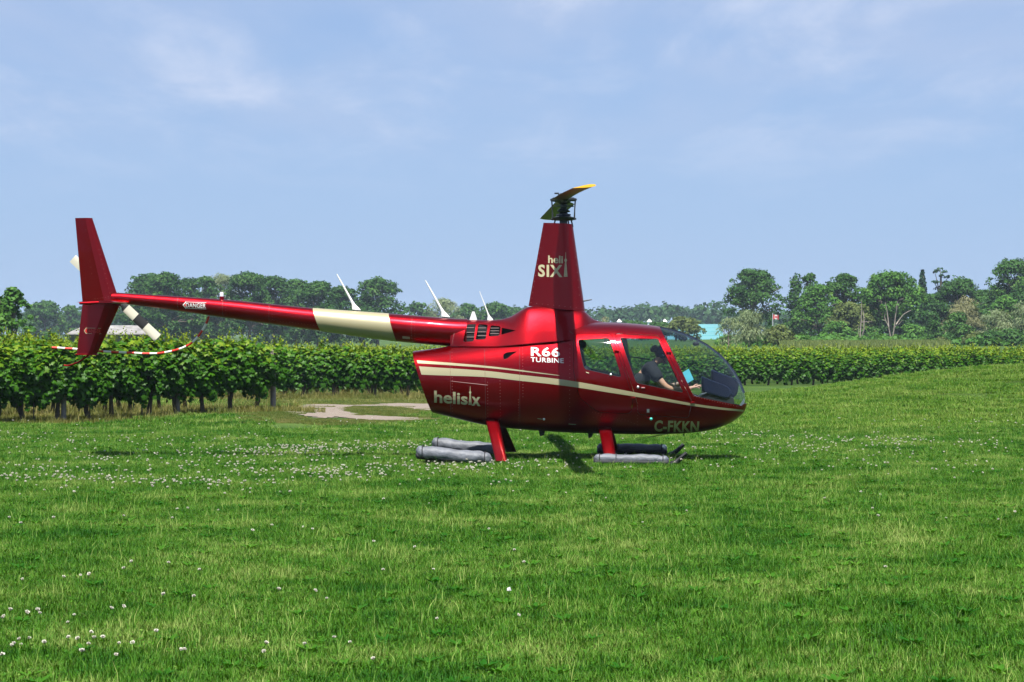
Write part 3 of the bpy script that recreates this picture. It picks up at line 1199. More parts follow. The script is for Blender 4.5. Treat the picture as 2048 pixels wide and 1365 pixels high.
# blades along the world y axis, the near one tilted a little to the right of the picture
blade_az = math.atan2(-1.0, 0.036) - YAW       # direction of the near blade in local axes
hb = MB()
bd = Vector((math.cos(blade_az), math.sin(blade_az), 0))
bs = Vector((-bd.y, bd.x, 0))
hz = hub_c.z
for r0, r1, wd, th in ((-0.30, 0.30, 0.12, 0.10), (-0.16, 0.16, 0.20, 0.14)):
    rs = []
    for rr in (r0, r0 * .6, r1 * .6, r1):
        k = 0.7 if rr in (r0, r1) else 1
        rs.append([Vector((mast_s, 0, hz)) + bd * rr + bs * (wd / 2 * math.cos(2 * math.pi * q / 12)) * k + Vector((0, 0, th / 2 * k * math.sin(2 * math.pi * q / 12))) for q in range(12)])
    hb.rings(rs)
hb.lathe((mast_s, 0, hz + 0.03), [(0.06, 0), (0.075, 0.01), (0.075, 0.04), (0.045, 0.055), (0.0, 0.06)], 16)
for sx in (-1, 1):
    hb.tube([Vector((mast_s, 0, hz)) + bd * 0.12 * sx + bs * 0.05 * sx, Vector((mast_s + sx * 0.157, -0.03 * sx, hz - 0.0))], [0.035, 0.02], 10)
    hb.box(Vector((mast_s + sx * 0.12, 0, hz + 0.005)), (0.06, 0.09, 0.05), bev=0.012)
hb.box(Vector((mast_s - 0.09, 0, hz + 0.085)), (0.06, 0.03, 0.02), bev=0.004)
hb.build('rotor_hub', M_STEEL, rotor_mast, 40)
M_BLADE = material('dark_olive_blade_paint', (0.030, 0.032, 0.016), 0.45, var=0.2, vscale=3)
M_YELLOW = material('yellow_blade_tip', (0.85, 0.46, 0.03), 0.4)
prof = [(0.0, 0.0), (.02, .35), (.08, .72), (.2, .97), (.32, 1.0), (.5, .82), (.75, .42), (1.0, .04), (1.0, -.04), (.75, -.30), (.5, -.55), (.3, -.68), (.15, -.62), (.05, -.40), (.01, -.2)]
for sg, droop in ((1, -0.13), (-1, -0.01)):
    d_ = bd * sg
    lead = bs * sg                           # rotation is counter-clockwise seen from above
    pitch = R(7)
    def section(r, chord, thick):
        base = Vector((mast_s, 0, hz + droop * (r / 5.03)**1.4)) + d_ * r
        ring = []
        for u, v in prof:
            a_ = (0.27 - u) * chord
            h_ = v * thick
            ring.append(base + lead * (a_ * math.cos(pitch) - h_ * math.sin(pitch)) + Vector((0, 0, a_ * math.sin(pitch) + h_ * math.cos(pitch))))
        return ring if sg > 0 else ring
    m1 = MB()
    m1.rings([section(r, c, th) for r, c, th in ((0.16, .10, .035), (0.30, .12, .032), (0.45, .20, .026), (0.62, .255, .019), (1.2, .256, .018), (2.2, .256, .018), (3.4, .256, .018), (4.6, .256, .018), (4.92, .256, .018))])
    bl = m1.build('rotor_blade', M_BLADE, heli, 35)
    bl['label'] = 'main rotor blade pointing towards the camera' if sg > 0 else 'main rotor blade pointing away to the vines'
    m2 = MB()
    m2.rings([section(r, c, th) for r, c, th in ((4.921, .262, .0195), (4.98, .262, .0195), (5.03, .258, .019))])
    m2.build('blade_tip', M_YELLOW, bl, 35)
    m3 = MB()
    m3.tube([Vector((mast_s, 0, hz)) + d_ * 0.1, Vector((mast_s, 0, hz)) + d_ * 0.42], [0.055, 0.045], 12)
    m3.build('blade_root', M_STEEL, bl, 40)

# --- tail boom
b_top = [(240, 586), (443, 599), (625, 616.5), (790, 628.5), (912, 638)]
b_bot = [(240, 607), (340, 620), (443, 635), (625, 660), (790, 683), (912, 694)]
fbt, fbb = catmull(*zip(*b_top)), catmull(*zip(*b_bot))
bm_ = MB()
rings = []


def boom_ring(p, extra=0.0, n=32, skew=0.0):
    ring = []
    for k in range(n):
        a_ = 2 * math.pi * k / n
        q = p - skew * math.sin(a_)
        s, zt = L(q, float(fbt(q)))
        zb = L(q, float(fbb(q)))[1]
        r = (zt - zb) / 2 + extra
        ring.append((s, -r * math.cos(a_), (zt + zb) / 2 + r * math.sin(a_)))
    return ring


bm_.rings([boom_ring(p) for p in np.linspace(225, 935, 40)])
boom_me = bm_.mesh('tail_boom')
boom_bvh = BVHTree.FromPolygons([v.co[:] for v in boom_me.vertices], [p.vertices[:] for p in boom_me.polygons])
boom = link('tail_boom', smooth(boom_me, 40), M_RED, heli)
bb = MB()
bb.rings([boom_ring(p, 0.0025, skew=8.0) for p in np.linspace(634, 786, 12)], cap=False)
bb.build('paint_band', M_CREAM, boom, 40)
for p in (358, 448, 541, 724, 826):
    sm3 = MB()
    sm3.tube([Vector(v) for v in boom_ring(p, -0.001)] + [Vector(boom_ring(p, -0.001)[0])], 0.0035, 5, cap=False)
    sm3.build('boom_seam', bpy.data.materials['dark_red_seam'], boom, 60)
riv = MB()
for p in (354, 361, 444, 451, 537, 544, 720, 727, 822, 829):
    rivets(boom_bvh, [(p, float(fbt(p)) + 4), (p + 1, float(fbb(p)) - 4)], 5, 0.0035, -.1)
rivets(boom_bvh, [(542, 641), (640, 652), (780, 672)], 6, 0.0035, -.1)
riv.build('rivet_rows', bpy.data.materials['rivet_heads'], boom)['kind'] = 'stuff'


def danger(x0, y0, x1, y1, drop, bvh, parent, text_mat, line_mat, w0, up=0.006):
    """arrow-shaped DANGER placard: outline, arrow head, word"""
    def P(u, v):
        return (x0 + (x1 - x0) * u, y0 + (y1 - y0) * v + drop * u)
    sh = []
    sh.append(poly_shape([P(.15, .05), P(1, .05), P(1, .10), P(.15, .10)]))
    sh.append(poly_shape([P(.15, .93), P(1, .93), P(1, .98), P(.15, .98)]))
    sh.append(poly_shape([P(0, .52), P(.14, -.04), P(.15, .10), P(.04, .52)]))
    sh.append(poly_shape([P(0, .52), P(.04, .52), P(.15, .93), P(.14, 1.07)]))
    t_, f_ = fit_text('DANGER', x0 + (x1 - x0) * .14, x1 - 1.0, y0 + (y1 - y0) * .20 + drop * .15, y0 + (y1 - y0) * .83 + drop * .15, drop * .85, 0.0)
    lettering('danger_outline', sh, bvh, line_mat, parent, w0=w0, lift=up)
    lettering('danger_lettering', [(t_, f_)], bvh, text_mat, parent, w0=w0, lift=up)
    head = [poly_shape([P(.05, .52), P(.15, .25), P(.15, .82)])]
    lettering('danger_arrow', head, bvh, M_DECAL_RED, parent, w0=w0, lift=up - .001)


danger(365.5, 603.5, 412.5, 617, 1.8, boom_bvh, boom, M_DECAL_WHITE, M_DECAL_WHITE, -0.1)
pl = MB()
pl.add([skin_point(boom_bvh, x, y, -.12, .004) for x, y in ((805, 672.5), (820, 674), (820, 678.5), (805, 677))], [(0, 1, 2, 3)])
pl.build('placard', material('faded_placard', (0.35, 0.25, 0.2), 0.6), boom)
# anti-collision light
st = MB()
p = LV(443.5, 600)
st.lathe(p, [(0.035, -0.02), (0.033, 0.03), (0.028, 0.045)], 16)
so = st.build('beacon_base', M_RED, boom, 40)
st = MB()
st.lathe(p, [(0.026, 0.045), (0.026, 0.085), (0.022, 0.10), (0.0, 0.104)], 16)
st.build('beacon_lens', material('clear_lens', (0.62, 0.62, 0.66), 0.12, 0.0, 1.0), so, 40)
# whip and blade aerials
for bx, by, tx, ty, r_, wd in ((713, 620, 673.5, 548.5, 0.014, 16), (891.5, 634, 850.5, 561, 0.014, 16), (981, 641, 959, 583, 0.007, 12)):
    an = MB()
    b0, t0 = LV(bx, by), LV(tx, ty)
    dirv = (t0 - b0)
    rs = []
    for u, hx, hy in ((0, wd / 151 * .55, .016), (.06, wd / 151 * .42, .013), (.14, .026 if r_ > .01 else .016, .010), (.24, r_ * 1.3, r_ * .7), (.6, r_, r_ * .6), (1, r_ * .55, r_ * .4)):
        c = b0 + dirv * u
        rs.append([c + Vector((hx * math.cos(2 * math.pi * k / 10), hy * math.sin(2 * math.pi * k / 10), -0.5 * hx * math.cos(2 * math.pi * k / 10) * (0.16 if u == 0 else 0))) for k in range(10)])
    an.rings(rs)
    an.build('antenna', M_WHITE, boom, 40)
an = MB()
an.prism([L(939, 640, 0), L(954.5, 641, 0), L(951, 629), L(949, 623.5), L(944.5, 623.5)], -0.011, 0.011)
an.build('antenna', M_WHITE, boom)

# --- tail: fins, stabilizer, rotor, guard
def fin(pts_le, pts_te, hw, name):
    m = MB()
    rings = []
    n = len(pts_le)
    for i in range(n):
        le, te = LV(*pts_le[i]), LV(*pts_te[i])
        ch = le - te
        h_ = hw[i]
        ring = [te + ch * u + Vector((0, -h_ * v, 0)) for u, v in ((0, .12), (.35, .62), (.62, 1), (.80, .86), (.93, .5), (1, .1))]
        ring += [te + ch * u + Vector((0, h_ * v, 0)) for u, v in ((1, .1), (.93, .5), (.80, .86), (.62, 1), (.35, .62), (0, .12))]
        rings.append(ring)
    m.rings(rings)
    me = m.mesh(name)
    bmx = bmesh.new()
    bmx.from_mesh(me)
    bmesh.ops.recalc_face_normals(bmx, faces=bmx.faces)
    bmx.to_mesh(me)
    bmx.free()
    return me


uf = fin([(243, 612), (232, 582), (184.5, 436.5)], [(166, 612), (163, 580), (150.5, 436.5)], [.075, .072, .045], 'tail_fin')
up_fin = link('tail_fin', smooth(uf, 16), M_RED, heli)
up_fin['label'] = 'tall upper half of the tail fin'
lf = fin([(194, 708.5), (243, 604)], [(153.5, 709), (166, 604)], [.05, .075], 'tail_fin')
lo_fin = link('tail_fin', smooth(lf, 16), M_RED, heli)
lo_fin['label'] = 'lower half of the tail fin'
lf_bvh = BVHTree.FromPolygons([v.co[:] for v in lf.vertices], [p.vertices[:] for p in lf.polygons])
uf_bvh = BVHTree.FromPolygons([v.co[:] for v in uf.vertices], [p.vertices[:] for p in uf.polygons])
danger(168.5, 655.5, 202.5, 668, 0.5, lf_bvh, lo_fin, M_DECAL_RED, M_DECAL, -0.05, 0.011)
riv = MB()
rivets(uf_bvh, [(198, 500), (222, 596)], 9, 0.004, -.05)
rivets(uf_bvh, [(190, 598), (232, 592)], 5, 0.004, -.05)
rivets(uf_bvh, [(172, 460), (185, 560)], 12, 0.004, -.05)
riv.build('rivet_rows', bpy.data.materials['rivet_heads'], up_fin)['kind'] = 'stuff'
cap = MB()
a_, b_ = LV(153, 710), LV(194, 709)
cap.box((a_ + b_) / 2, ((b_ - a_).length + 0.02, 0.11, 0.018), bev=0.004)
cap.build('fin_end_plate', M_RED, lo_fin, 30)
hs = MB()
rings = []
for y, k in ((0.03, 1.0), (-0.25, .97), (-0.72, .93), (-0.76, .88)):
    s0, z0 = L(161, 605.5, -0.4)
    s1, z1 = L(246, 604.5, -0.4)
    mid = (s0 + s1) / 2
    ring = []
    for u, v in ((0, 0), (.15, .35), (.45, 1), (.75, .9), (.93, .5), (1, 0), (.93, -.4), (.75, -.5), (.45, -.5), (.15, -.2)):
        ring.append((mid + (s0 + (s1 - s0) * u - mid) * k, y, z0 + 0.024 * v))
    rings.append(ring)
hs.rings(rings)
hsm = hs.mesh('horizontal_stabilizer')
bmx = bmesh.new()
bmx.from_mesh(hsm)
bmesh.ops.recalc_face_normals(bmx, faces=bmx.faces)
bmx.to_mesh(hsm)
bmx.free()
stab = link('horizontal_stabilizer', smooth(hsm, 40), M_RED, heli)
fr = MB()
fr.tube([LV(159, 607, -.76), LV(180, 607, -.76), LV(198, 605, -.76)], [0.018, 0.026, 0.012], 10)
fr.build('position_light', M_RED, stab, 50)
# gearbox and tail rotor on the far side
tr_c = LV(219, 596, 0.0)
tr = empty('tail_rotor')
tr.parent = heli
tr.location = (tr_c.x, 0.34, tr_c.z)
gb = MB()
gb.lathe((0, 0, 0), [(0.0, 0.36), (0.06, 0.36), (0.07, 0.12), (0.035, 0.08), (0.03, -0.02), (0.045, -0.03), (0.045, -0.07), (0.0, -0.075)], 16, 'y')
gb.box((0, 0, 0), (0.16, 0.05, 0.06), bev=0.01)
gb.build('gearbox', M_STEEL, tr, 40)
M_TRB = material('pale_tail_blade_paint', (0.55, 0.53, 0.44), 0.5)
ang = math.atan2(-(672 - 520), (308 - 144))
for k in range(2):
    d_ = Vector((math.cos(ang + math.pi * k), 0, math.sin(ang + math.pi * k)))
    c_ = Vector((-d_.z, 0, d_.x))

    def tr_ring(r, ch, th):
        return [d_ * r + c_ * (ch * u) + Vector((0, th * v, 0)) for u, v in ((-.5, 0), (-.38, .8), (-.1, 1), (.25, .6), (.5, .05), (.25, -.4), (-.1, -.7), (-.38, -.6))]
    m = MB()
    m.rings([tr_ring(0.08, .05, .02), tr_ring(0.14, .07, .018), tr_ring(0.20, .125, .012)])
    b_ = m.build('tail_rotor_blade', M_BLACK, tr, 40)
    for (r0, r1, mat_, nm) in ((0.20, 0.38, M_TRB, 'pale_root_section'), (0.38, 0.56, M_BLACK, 'black_middle_section'), (0.56, 0.79, M_TRB, 'pale_tip_section')):
        m = MB()
        m.rings([tr_ring(r0, .125, .012), tr_ring(r1, .125, .010)])
        m.build(nm, mat_, b_, 40)
# striped tail rotor guard
gp = [(418, 633), (410, 652), (400, 668), (386, 684), (366, 696), (342, 703), (318, 707), (290, 707.5), (250, 705.5), (200, 703), (150, 698.5), (104, 695.5)]
gpx = []
pts = [Vector(p) for p in gp]
for i in range(len(pts) - 1):
    p0, p1, p2, p3 = pts[max(i - 1, 0)], pts[i], pts[i + 1], pts[min(i + 2, len(pts) - 1)]
    for k in range(8):
        t_ = k / 8
        gpx.append(0.5 * ((2 * p1) + (-p0 + p2) * t_ + (2 * p0 - 5 * p1 + 4 * p2 - p3) * t_**2 + (-p0 + 3 * p1 - 3 * p2 + p3) * t_**3))
gpx.append(pts[-1])
guard = empty('tail_guard')
guard.parent = heli
acc = 0
W3 = [LV(p.x, p.y, 0.10 + 0.12 * min(1, max(0, (420 - p.x) / 120))) for p in gpx]
cum = [0]
for i in range(1, len(W3)):
    cum.append(cum[-1] + (W3[i] - W3[i - 1]).length)
seg = 0.105
M_STR_W = material('white_guard_paint', (0.75, 0.73, 0.66), 0.45)
M_STR_R = material('red_guard_paint', (0.60, 0.03, 0.015), 0.45)


def at_len(q):
    for i in range(1, len(cum)):
        if cum[i] >= q:
            t_ = (q - cum[i - 1]) / max(1e-9, cum[i] - cum[i - 1])
            return W3[i - 1].lerp(W3[i], t_)
    return W3[-1]


nseg = int(cum[-1] / seg)
for k in range(nseg + 1):
    q0, q1 = k * seg, min((k + 1) * seg, cum[-1])
    if q1 - q0 < 0.02:
        continue
    m = MB()
    m.tube([at_len(q0 + (q1 - q0) * j / 5) for j in range(6)], 0.0155, 10)
    m.build('red_guard_section' if k % 2 == 0 else 'white_guard_section', M_STR_R if k % 2 == 0 else M_STR_W, guard, 40)
ts = MB()
ts.tube([LV(180, 709), LV(170, 716), LV(158, 724), (LV(146, 729)), LV(136, 732), LV(128, 731)], [.013, .013, .013, .013, .012, .010], 10)
ts.build('tail_skid', M_RED, heli, 40)

# --- skids, struts, floats
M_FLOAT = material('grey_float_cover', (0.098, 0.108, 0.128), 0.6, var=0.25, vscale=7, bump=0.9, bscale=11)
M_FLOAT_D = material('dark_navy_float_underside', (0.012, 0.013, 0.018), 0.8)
TREAD = 1.12
for sgn in (-1, 1):
    skid = MB()
    w = sgn * TREAD
    near = sgn < 0
    xs = [L(850, 900, -TREAD)[0], L(1000, 900, -TREAD)[0], L(1340, 900, -TREAD)[0]]
    toe = [(xs[2] + .02, .03), (xs[2] + .08, .05), (xs[2] + .14, .10), (xs[2] + .21, .17)]
    skid.tube([(xs[0], w, .04), (xs[0] + .3, w, .01), (xs[1], w, -.005), (xs[2], w, -.002)] + [(a_, w, b_) for a_, b_ in toe], [.03, .035, .035, .035, .035, .034, .03, .026], 12)
    so = skid.build('skid_tube', M_BLACK, heli, 50)
    so['label'] = ('near' if near else 'far') + ' landing skid tube with upturned toe'
    sh = MB()
    sh.box((xs[2] + .155, w, .125), (.15, .10, .014), Matrix.Rotation(R(-38), 3, 'Y'), bev=.004)
    sh.build('skid_shoe', M_BLACK, so, 30)
    for nm, x0, x1, z0, z1, r0 in (('rear', L(832, 900, -TREAD)[0], L(984, 900, -TREAD)[0], .185, .085, .090), ('front', L(1187, 900, -TREAD)[0], L(1338, 900, -TREAD)[0], .095, .085, .066)):
        m = MB()
        rings = []
        n = 30
        if nm == 'front' and not near:
            z0, z1 = .125, .115
        for i in range(n + 1):
            t_ = i / n
            x = x0 + (x1 - x0) * t_
            endk = min(1.0, (min(t_, 1 - t_) / 0.05 + 0.03))**0.45
            wob = 0.005 * math.sin(t_ * 13 + sgn + x0) + 0.003 * math.sin(t_ * 31 + x0 * 3)
            pin = 0.88 if i in (3, n - 3) else 1.0
            zc_ = z0 + (z1 - z0) * (t_**0.85) + wob
            ring = []
            for k in range(20):
                a_ = 2 * math.pi * k / 20
                wr = 1 + 0.025 * math.sin(a_ * 3 + t_ * 14) + 0.02 * math.sin(a_ * 5 - t_ * 37)
                ry = (r0 * 1.2) * endk * pin * wr
                rz = (r0 * (0.92 if nm == 'rear' else 0.88)) * endk * pin * wr
                ring.append((x, w + ry * math.copysign(abs(math.cos(a_))**.8, math.cos(a_)), zc_ + rz * math.copysign(abs(math.sin(a_))**.85, math.sin(a_))))
            rings.append(ring)
        m.rings(rings)
        fo = m.build('float_bag', M_FLOAT if not (nm == 'front' and not near) else M_FLOAT, heli, 60)
        fo['label'] = '%s packed float on the %s skid' % (nm, 'near' if near else 'far')
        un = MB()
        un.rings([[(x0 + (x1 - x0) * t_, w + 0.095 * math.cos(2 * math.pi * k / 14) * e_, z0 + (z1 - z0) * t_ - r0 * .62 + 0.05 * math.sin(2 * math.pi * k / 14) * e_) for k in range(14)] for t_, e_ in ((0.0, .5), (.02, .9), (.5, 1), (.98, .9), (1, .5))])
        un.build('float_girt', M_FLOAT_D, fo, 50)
        for t_ in (0.09, 0.91) if nm == 'rear' else (0.08, 0.30, 0.92):
            stt = MB()
            x = x0 + (x1 - x0) * t_
            zc_ = z0 + (z1 - z0) * t_
            stt.tube([(x, w + (r0 * 1.16) * math.copysign(abs(math.cos(a_))**.8, math.cos(a_)), zc_ + r0 * .97 * math.copysign(abs(math.sin(a_))**.85, math.sin(a_))) for a_ in np.linspace(0, 2 * math.pi, 21)], 0.006, 5, cap=False)
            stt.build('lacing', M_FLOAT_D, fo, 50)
    for nm, tx, ty, bx, by in (('rear', 985, 846, 1003, 926), ('front', 1210, 858, 1222, 920)):
        m = MB()
        s0, z0 = L(tx, ty, -0.45)
        s1, z1 = L(bx, by, -TREAD)
        z1 = 0.06
        rings = []
        for t_ in (-0.15, 0.0, .33, .66, 1.0):
            c = Vector((s0 + (s1 - s0) * t_, sgn * (.42 + (TREAD - .02 - .42) * t_), z0 + (z1 - z0) * t_))
            ch, th = .170 - .02 * t_, .036
            rings.append([c + Vector((ch / 2 * math.cos(a_), th * math.sin(a_) * (1 if math.cos(a_) > 0 else .75), 0)) for a_ in np.linspace(0, 2 * math.pi, 20, endpoint=False)])
        m.rings(rings)
        so2 = m.build('skid_strut', M_RED, heli, 50)
        so2['label'] = '%s faired strut on the %s side' % (nm, 'near' if near else 'far')
bel = MB()
bel.prism([L(1077, 860), L(1091, 860), L(1088, 871), L(1080, 873)], -.012, .012)
bel.build('belly_antenna', M_BLACK, fuselage)
bel = MB()
bel.prism([L(1175, 862), L(1189, 863), L(1183, 875), L(1177, 877)], -.012, .012)
bel.build('belly_antenna', M_BLACK, fuselage)
bel = MB()
bel.tube([LV(1345, 866, -.1), LV(1272, 881, -.1)], .0035, 6)
bel.tube([LV(1352, 866, .1), LV(1271, 877.5, .1)], .0035, 6)
bel.tube([LV(1367.5, 864, 0), LV(1367.5, 873, 0)], .008, 6)
bel.build('belly_wires', M_BLACK, fuselage)
nose = MB()
nose.prism([L(1480, 811, -.16), L(1488, 799, -.16), L(1489.5, 803, -.16), L(1486, 815, -.16)], -.12, -.05)
nose.build('landing_light', M_BRIGHT, fuselage)

# --- cabin furniture
def seat_shape(px, py, w, wd):
    root = empty('seat')
    root.parent = heli
    m = MB()
    b0, t0 = LV(px, py + 52, w), LV(px - 20, py - 18, w)
    ax = (t0 - b0)
    nn = Vector((ax.z, 0, -ax.x)).normalized()
    rs = []
    for t_, th, hw in ((0, .05, .9), (.05, .075, 1), (.5, .07, 1), (.92, .055, .92), (1, .03, .8)):
        c = b0 + ax * t_
        h_ = wd / 2 * hw
        rs.append([c + nn * th * x_ + Vector((0, h_ * y_, 0)) for x_, y_ in ((-1, -.85), (-.5, -1), (.5, -1), (1, -.85), (1, .85), (.5, 1), (-.5, 1), (-1, .85))])
    m.rings(rs)
    m.build('backrest', M_SEAT, root, 40)
    c = LV(px + 36, py + 52, w)
    m = MB()
    m.box(c, (.48, wd, .14), bev=.04)
    m.build('cushion', M_SEAT, root, 40)
    m = MB()
    e0, e1 = b0 + Vector((0.06, -wd / 2 * 1.01, 0)), t0 + Vector((0.05, -wd / 2 * .95, 0))
    m.tube([e0, e0.lerp(e1, .5), e1], .012, 8)
    m.build('piping', M_TAN, root, 50)
    return root


s1_ = seat_shape(1264, 752, -0.31, .46)
s1_['label'] = 'black front seat on the near side'
s2_ = seat_shape(1264, 752, 0.31, .46)
s2_['label'] = 'black front seat on the far side'
rb = MB()
rb.box(LV(1172, 765, 0), (.16, 1.08, .42), Matrix.Rotation(R(-12), 3, 'Y'), bev=.04)
rb.box(LV(1206, 795, 0), (.48, 1.08, .16), bev=.04)
rbo = rb.build('rear_bench', M_SEAT, heli, 40)
cs = MB()
# hooded instrument console: near lobe and far lobe, then the pedestal
for w0_, w1_, dx, dy in ((-.30, -.02, 0, 0), (.02, .32, 21, -13)):
    poly = round_poly([(1402.5 + dx, 752 + dy), (1404 + dx, 786), (1455 + dx * .5, 800), (1466 + dx * .5, 790), (1459 + dx, 776 + dy * .7), (1450 + dx, 771 + dy), (1416 + dx, 758 + dy)], 5)
    m = MB()
    pr = side_poly(poly, -.2)
    n_ = len(pr)
    cx_, cz_ = sum(p[0] for p in pr) / n_, sum(p[1] for p in pr) / n_
    rs = []
    for y_, k in ((w0_, .86), (w0_ + .03, .97), (w0_ + .06, 1), (w1_ - .06, 1), (w1_ - .03, .97), (w1_, .86)):
        rs.append([(cx_ + (a_ - cx_) * k, y_, cz_ + (b_ - cz_) * k) for a_, b_ in pr])
    m.rings(rs)
    m.build('instrument_hood', M_CONSOLE, heli, 40)
ped = MB()
ped.prism(side_poly([(1404, 782), (1408, 812), (1470, 818), (1466, 795)], -.1), -.28, .30)
ped.build('pedestal', M_INNER, heli)
cyc = MB()
cyc.tube([LV(1362, 800, -.05), LV(1357, 770, -.05), LV(1351, 748, -.08)], [.012, .012, .010], 8)
cyc.tube([LV(1351, 748, -.30), LV(1351, 748, .2)], .011, 8)
cyc.tube([LV(1351, 748, -.28), LV(1352.5, 757, -.28)], [.014, .016], 8)
cyc.build('cyclic_stick', M_STEEL, heli, 50)
gm_ = MB()
gm_.tube([LV(1385, 791, -.25), LV(1396, 795, -.28), LV(1401, 790, -.28), (LV(1413, 786, -.3))], [.010, .012, .014, .006], 8)
gm_.build('lever', M_BRIGHT, heli, 50)
pil = MB()
pil.tube([LV(1248, 668, .33), LV(1252, 700, .33), LV(1266, 760, .33), LV(1272, 800, .33)], .03, 8)
pil.build('door_pillar_lining', M_INNER, heli, 50)
har = MB()
har.tube([LV(1257, 714, -.2), LV(1275, 716, -.22), LV(1300, 719.5, -.26)], [.008, .010, .010], 6)
har.build('shoulder_belt', M_SEAT, heli, 50)
# headset hanging behind the rear window
hsx = empty('headset', (0, 0, 0))
hs_parent_mat = Matrix.Translation((HX, HY, 0)) @ Matrix.Rotation(YAW, 4, 'Z')
hsx.matrix_world = hs_parent_mat
tag(hsx, 'dark headset hanging behind the rear cabin window', 'headset')
m = MB()
c = LV(1164, 690, -.42)
m.lathe(c, [(0.0, -.03), (.045, -.028), (.055, -.01), (.055, .015), (.04, .03), (0, .032)], 16, 'y')
m.build('ear_cup', M_BLACK, hsx, 40)
m = MB()
m.lathe(c + Vector((0, .16, 0)), [(0.0, -.03), (.045, -.028), (.055, -.01), (.055, .015), (.04, .03), (0, .032)], 16, 'y')
m.build('ear_cup', M_BLACK, hsx, 40)
m = MB()
m.tube([c + Vector((0, 0, .03)), c + Vector((0, .02, .09)), c + Vector((0, .08, .115)), c + Vector((0, .14, .09)), c + Vector((0, .16, .03))], .012, 8)
m.build('head_band', M_BLACK, hsx, 40)
m = MB()
m.tube([LV(1167, 690, -.44), LV(1176, 691, -.45), LV(1180, 700, -.45), LV(1182.5, 709, -.45)], [.004, .004, .005, .012], 8)
m.tube([LV(1164, 697, -.44), LV(1169, 703, -.44)], [.004, .011], 8)
m.build('microphone_boom', M_BLACK, hsx, 40)

# ------------------------------------------------------------------ pilot
M_SKIN = material('skin', (0.50, 0.26, 0.17), 0.55, var=0.08, vscale=20)
M_SHIRT = material('black_cotton', (0.005, 0.006, 0.010), 0.9, bump=0.35, bscale=25)
M_PANTS = material('dark_denim', (0.02, 0.025, 0.045), 0.85, bump=0.3, bscale=60)
M_HAIR = material('dark_brown_hair', (0.035, 0.022, 0.015), 0.5, bump=0.5, bscale=80)
M_CAP = material('navy_cap_cloth', (0.012, 0.016, 0.035), 0.8, bump=0.2, bscale=90)
M_GREY = material('grey_headset_plastic', (0.45, 0.46, 0.48), 0.4)
person = empty('person')
person.matrix_world = Matrix.Translation((HX, HY, 0)) @ Matrix.Rotation(YAW, 4, 'Z')
tag(person, 'pilot in black shirt and dark cap reaching to the console inside the helicopter', 'person')


def skin_mesh(name, verts, edges, root=0, sub=2):
    me = bpy.data.meshes.new(name)
    me.from_pydata([v[0] for v in verts], edges, [])
    o = bpy.data.objects.new(name, me)
    COL.objects.link(o)
    md = o.modifiers.new('s', 'SKIN')
    md.use_smooth_shade = True
    md.branch_smoothing = 0.4
    sv = me.skin_vertices[0].data if me.skin_vertices else None
    if sv is None:
        bmx = bmesh.new()
        bmx.from_mesh(me)
        bmx.verts.layers.skin.verify()
        bmx.to_mesh(me)
        bmx.free()
        sv = me.skin_vertices[0].data
    for i, v in enumerate(verts):
        r = v[1]
        sv[i].radius = r if isinstance(r, tuple) else (r, r)
        sv[i].use_root = (i == root)
    o.modifiers.new('d', 'SUBSURF').levels = sub
    out = evaluated(o)
    bpy.data.objects.remove(o)
    return smooth(out, None)


PW = -0.31


def PP(x, y, dw=0.0):
    return LV(x, y, PW + dw)[:]


V = []
E = []


def chain(pts, start=None):
    prev = start
    for p, r in pts:
        V.append((p, r))
        if prev is not None:
            E.append((prev, len(V) - 1))
        prev = len(V) - 1
    return prev


pelvis = chain([(PP(1268, 790), .10)])
waist = chain([(PP(1275, 772), .09), (PP(1289, 748), .09), (PP(1300, 733), .075)], pelvis)
neck = chain([(PP(1310, 726), .058), (PP(1317, 720), .052)], waist)
head = chain([(PP(1324, 715), (.078, .085)), (PP(1329, 707), (.080, .100)), (PP(1331, 700), (.066, .080))], neck)
# nearer arm reaches forward, forearm level, hand at the console
e1 = chain([(PP(1303, 738, -.17), .062), (PP(1313, 752, -.21), .052), (PP(1330, 773, -.22), .043), (PP(1340, 778.5, -.20), .041), (PP(1362, 779, -.12), .034), (PP(1376, 777.5, -.07), .026)], waist)
palm = chain([(PP(1384, 776, -.05), (.030, .020)), (PP(1389, 775, -.04), (.032, .016))], e1)
for dw, a, b, c, r in ((-.030, (1394, 774.5), (1398, 776), (1399, 779), .0085), (-.012, (1395, 772.5), (1400, 772.5), (1402.5, 774.5), .009), (.006, (1395, 771.8), (1400.5, 771), (1403, 771), .009), (.022, (1394, 772.5), (1398, 774), (1399.5, 776.5), .008)):
    chain([(PP(*a, -.04 + dw), r), (PP(*b, -.04 + dw), r * .95), (PP(*c, -.04 + dw), r * .8)], palm)
chain([(PP(1388, 772.5, -.012), .0105), (PP(1392, 769.5, .0), .0095), (PP(1396, 769.3, .004), .008)], palm - 1)
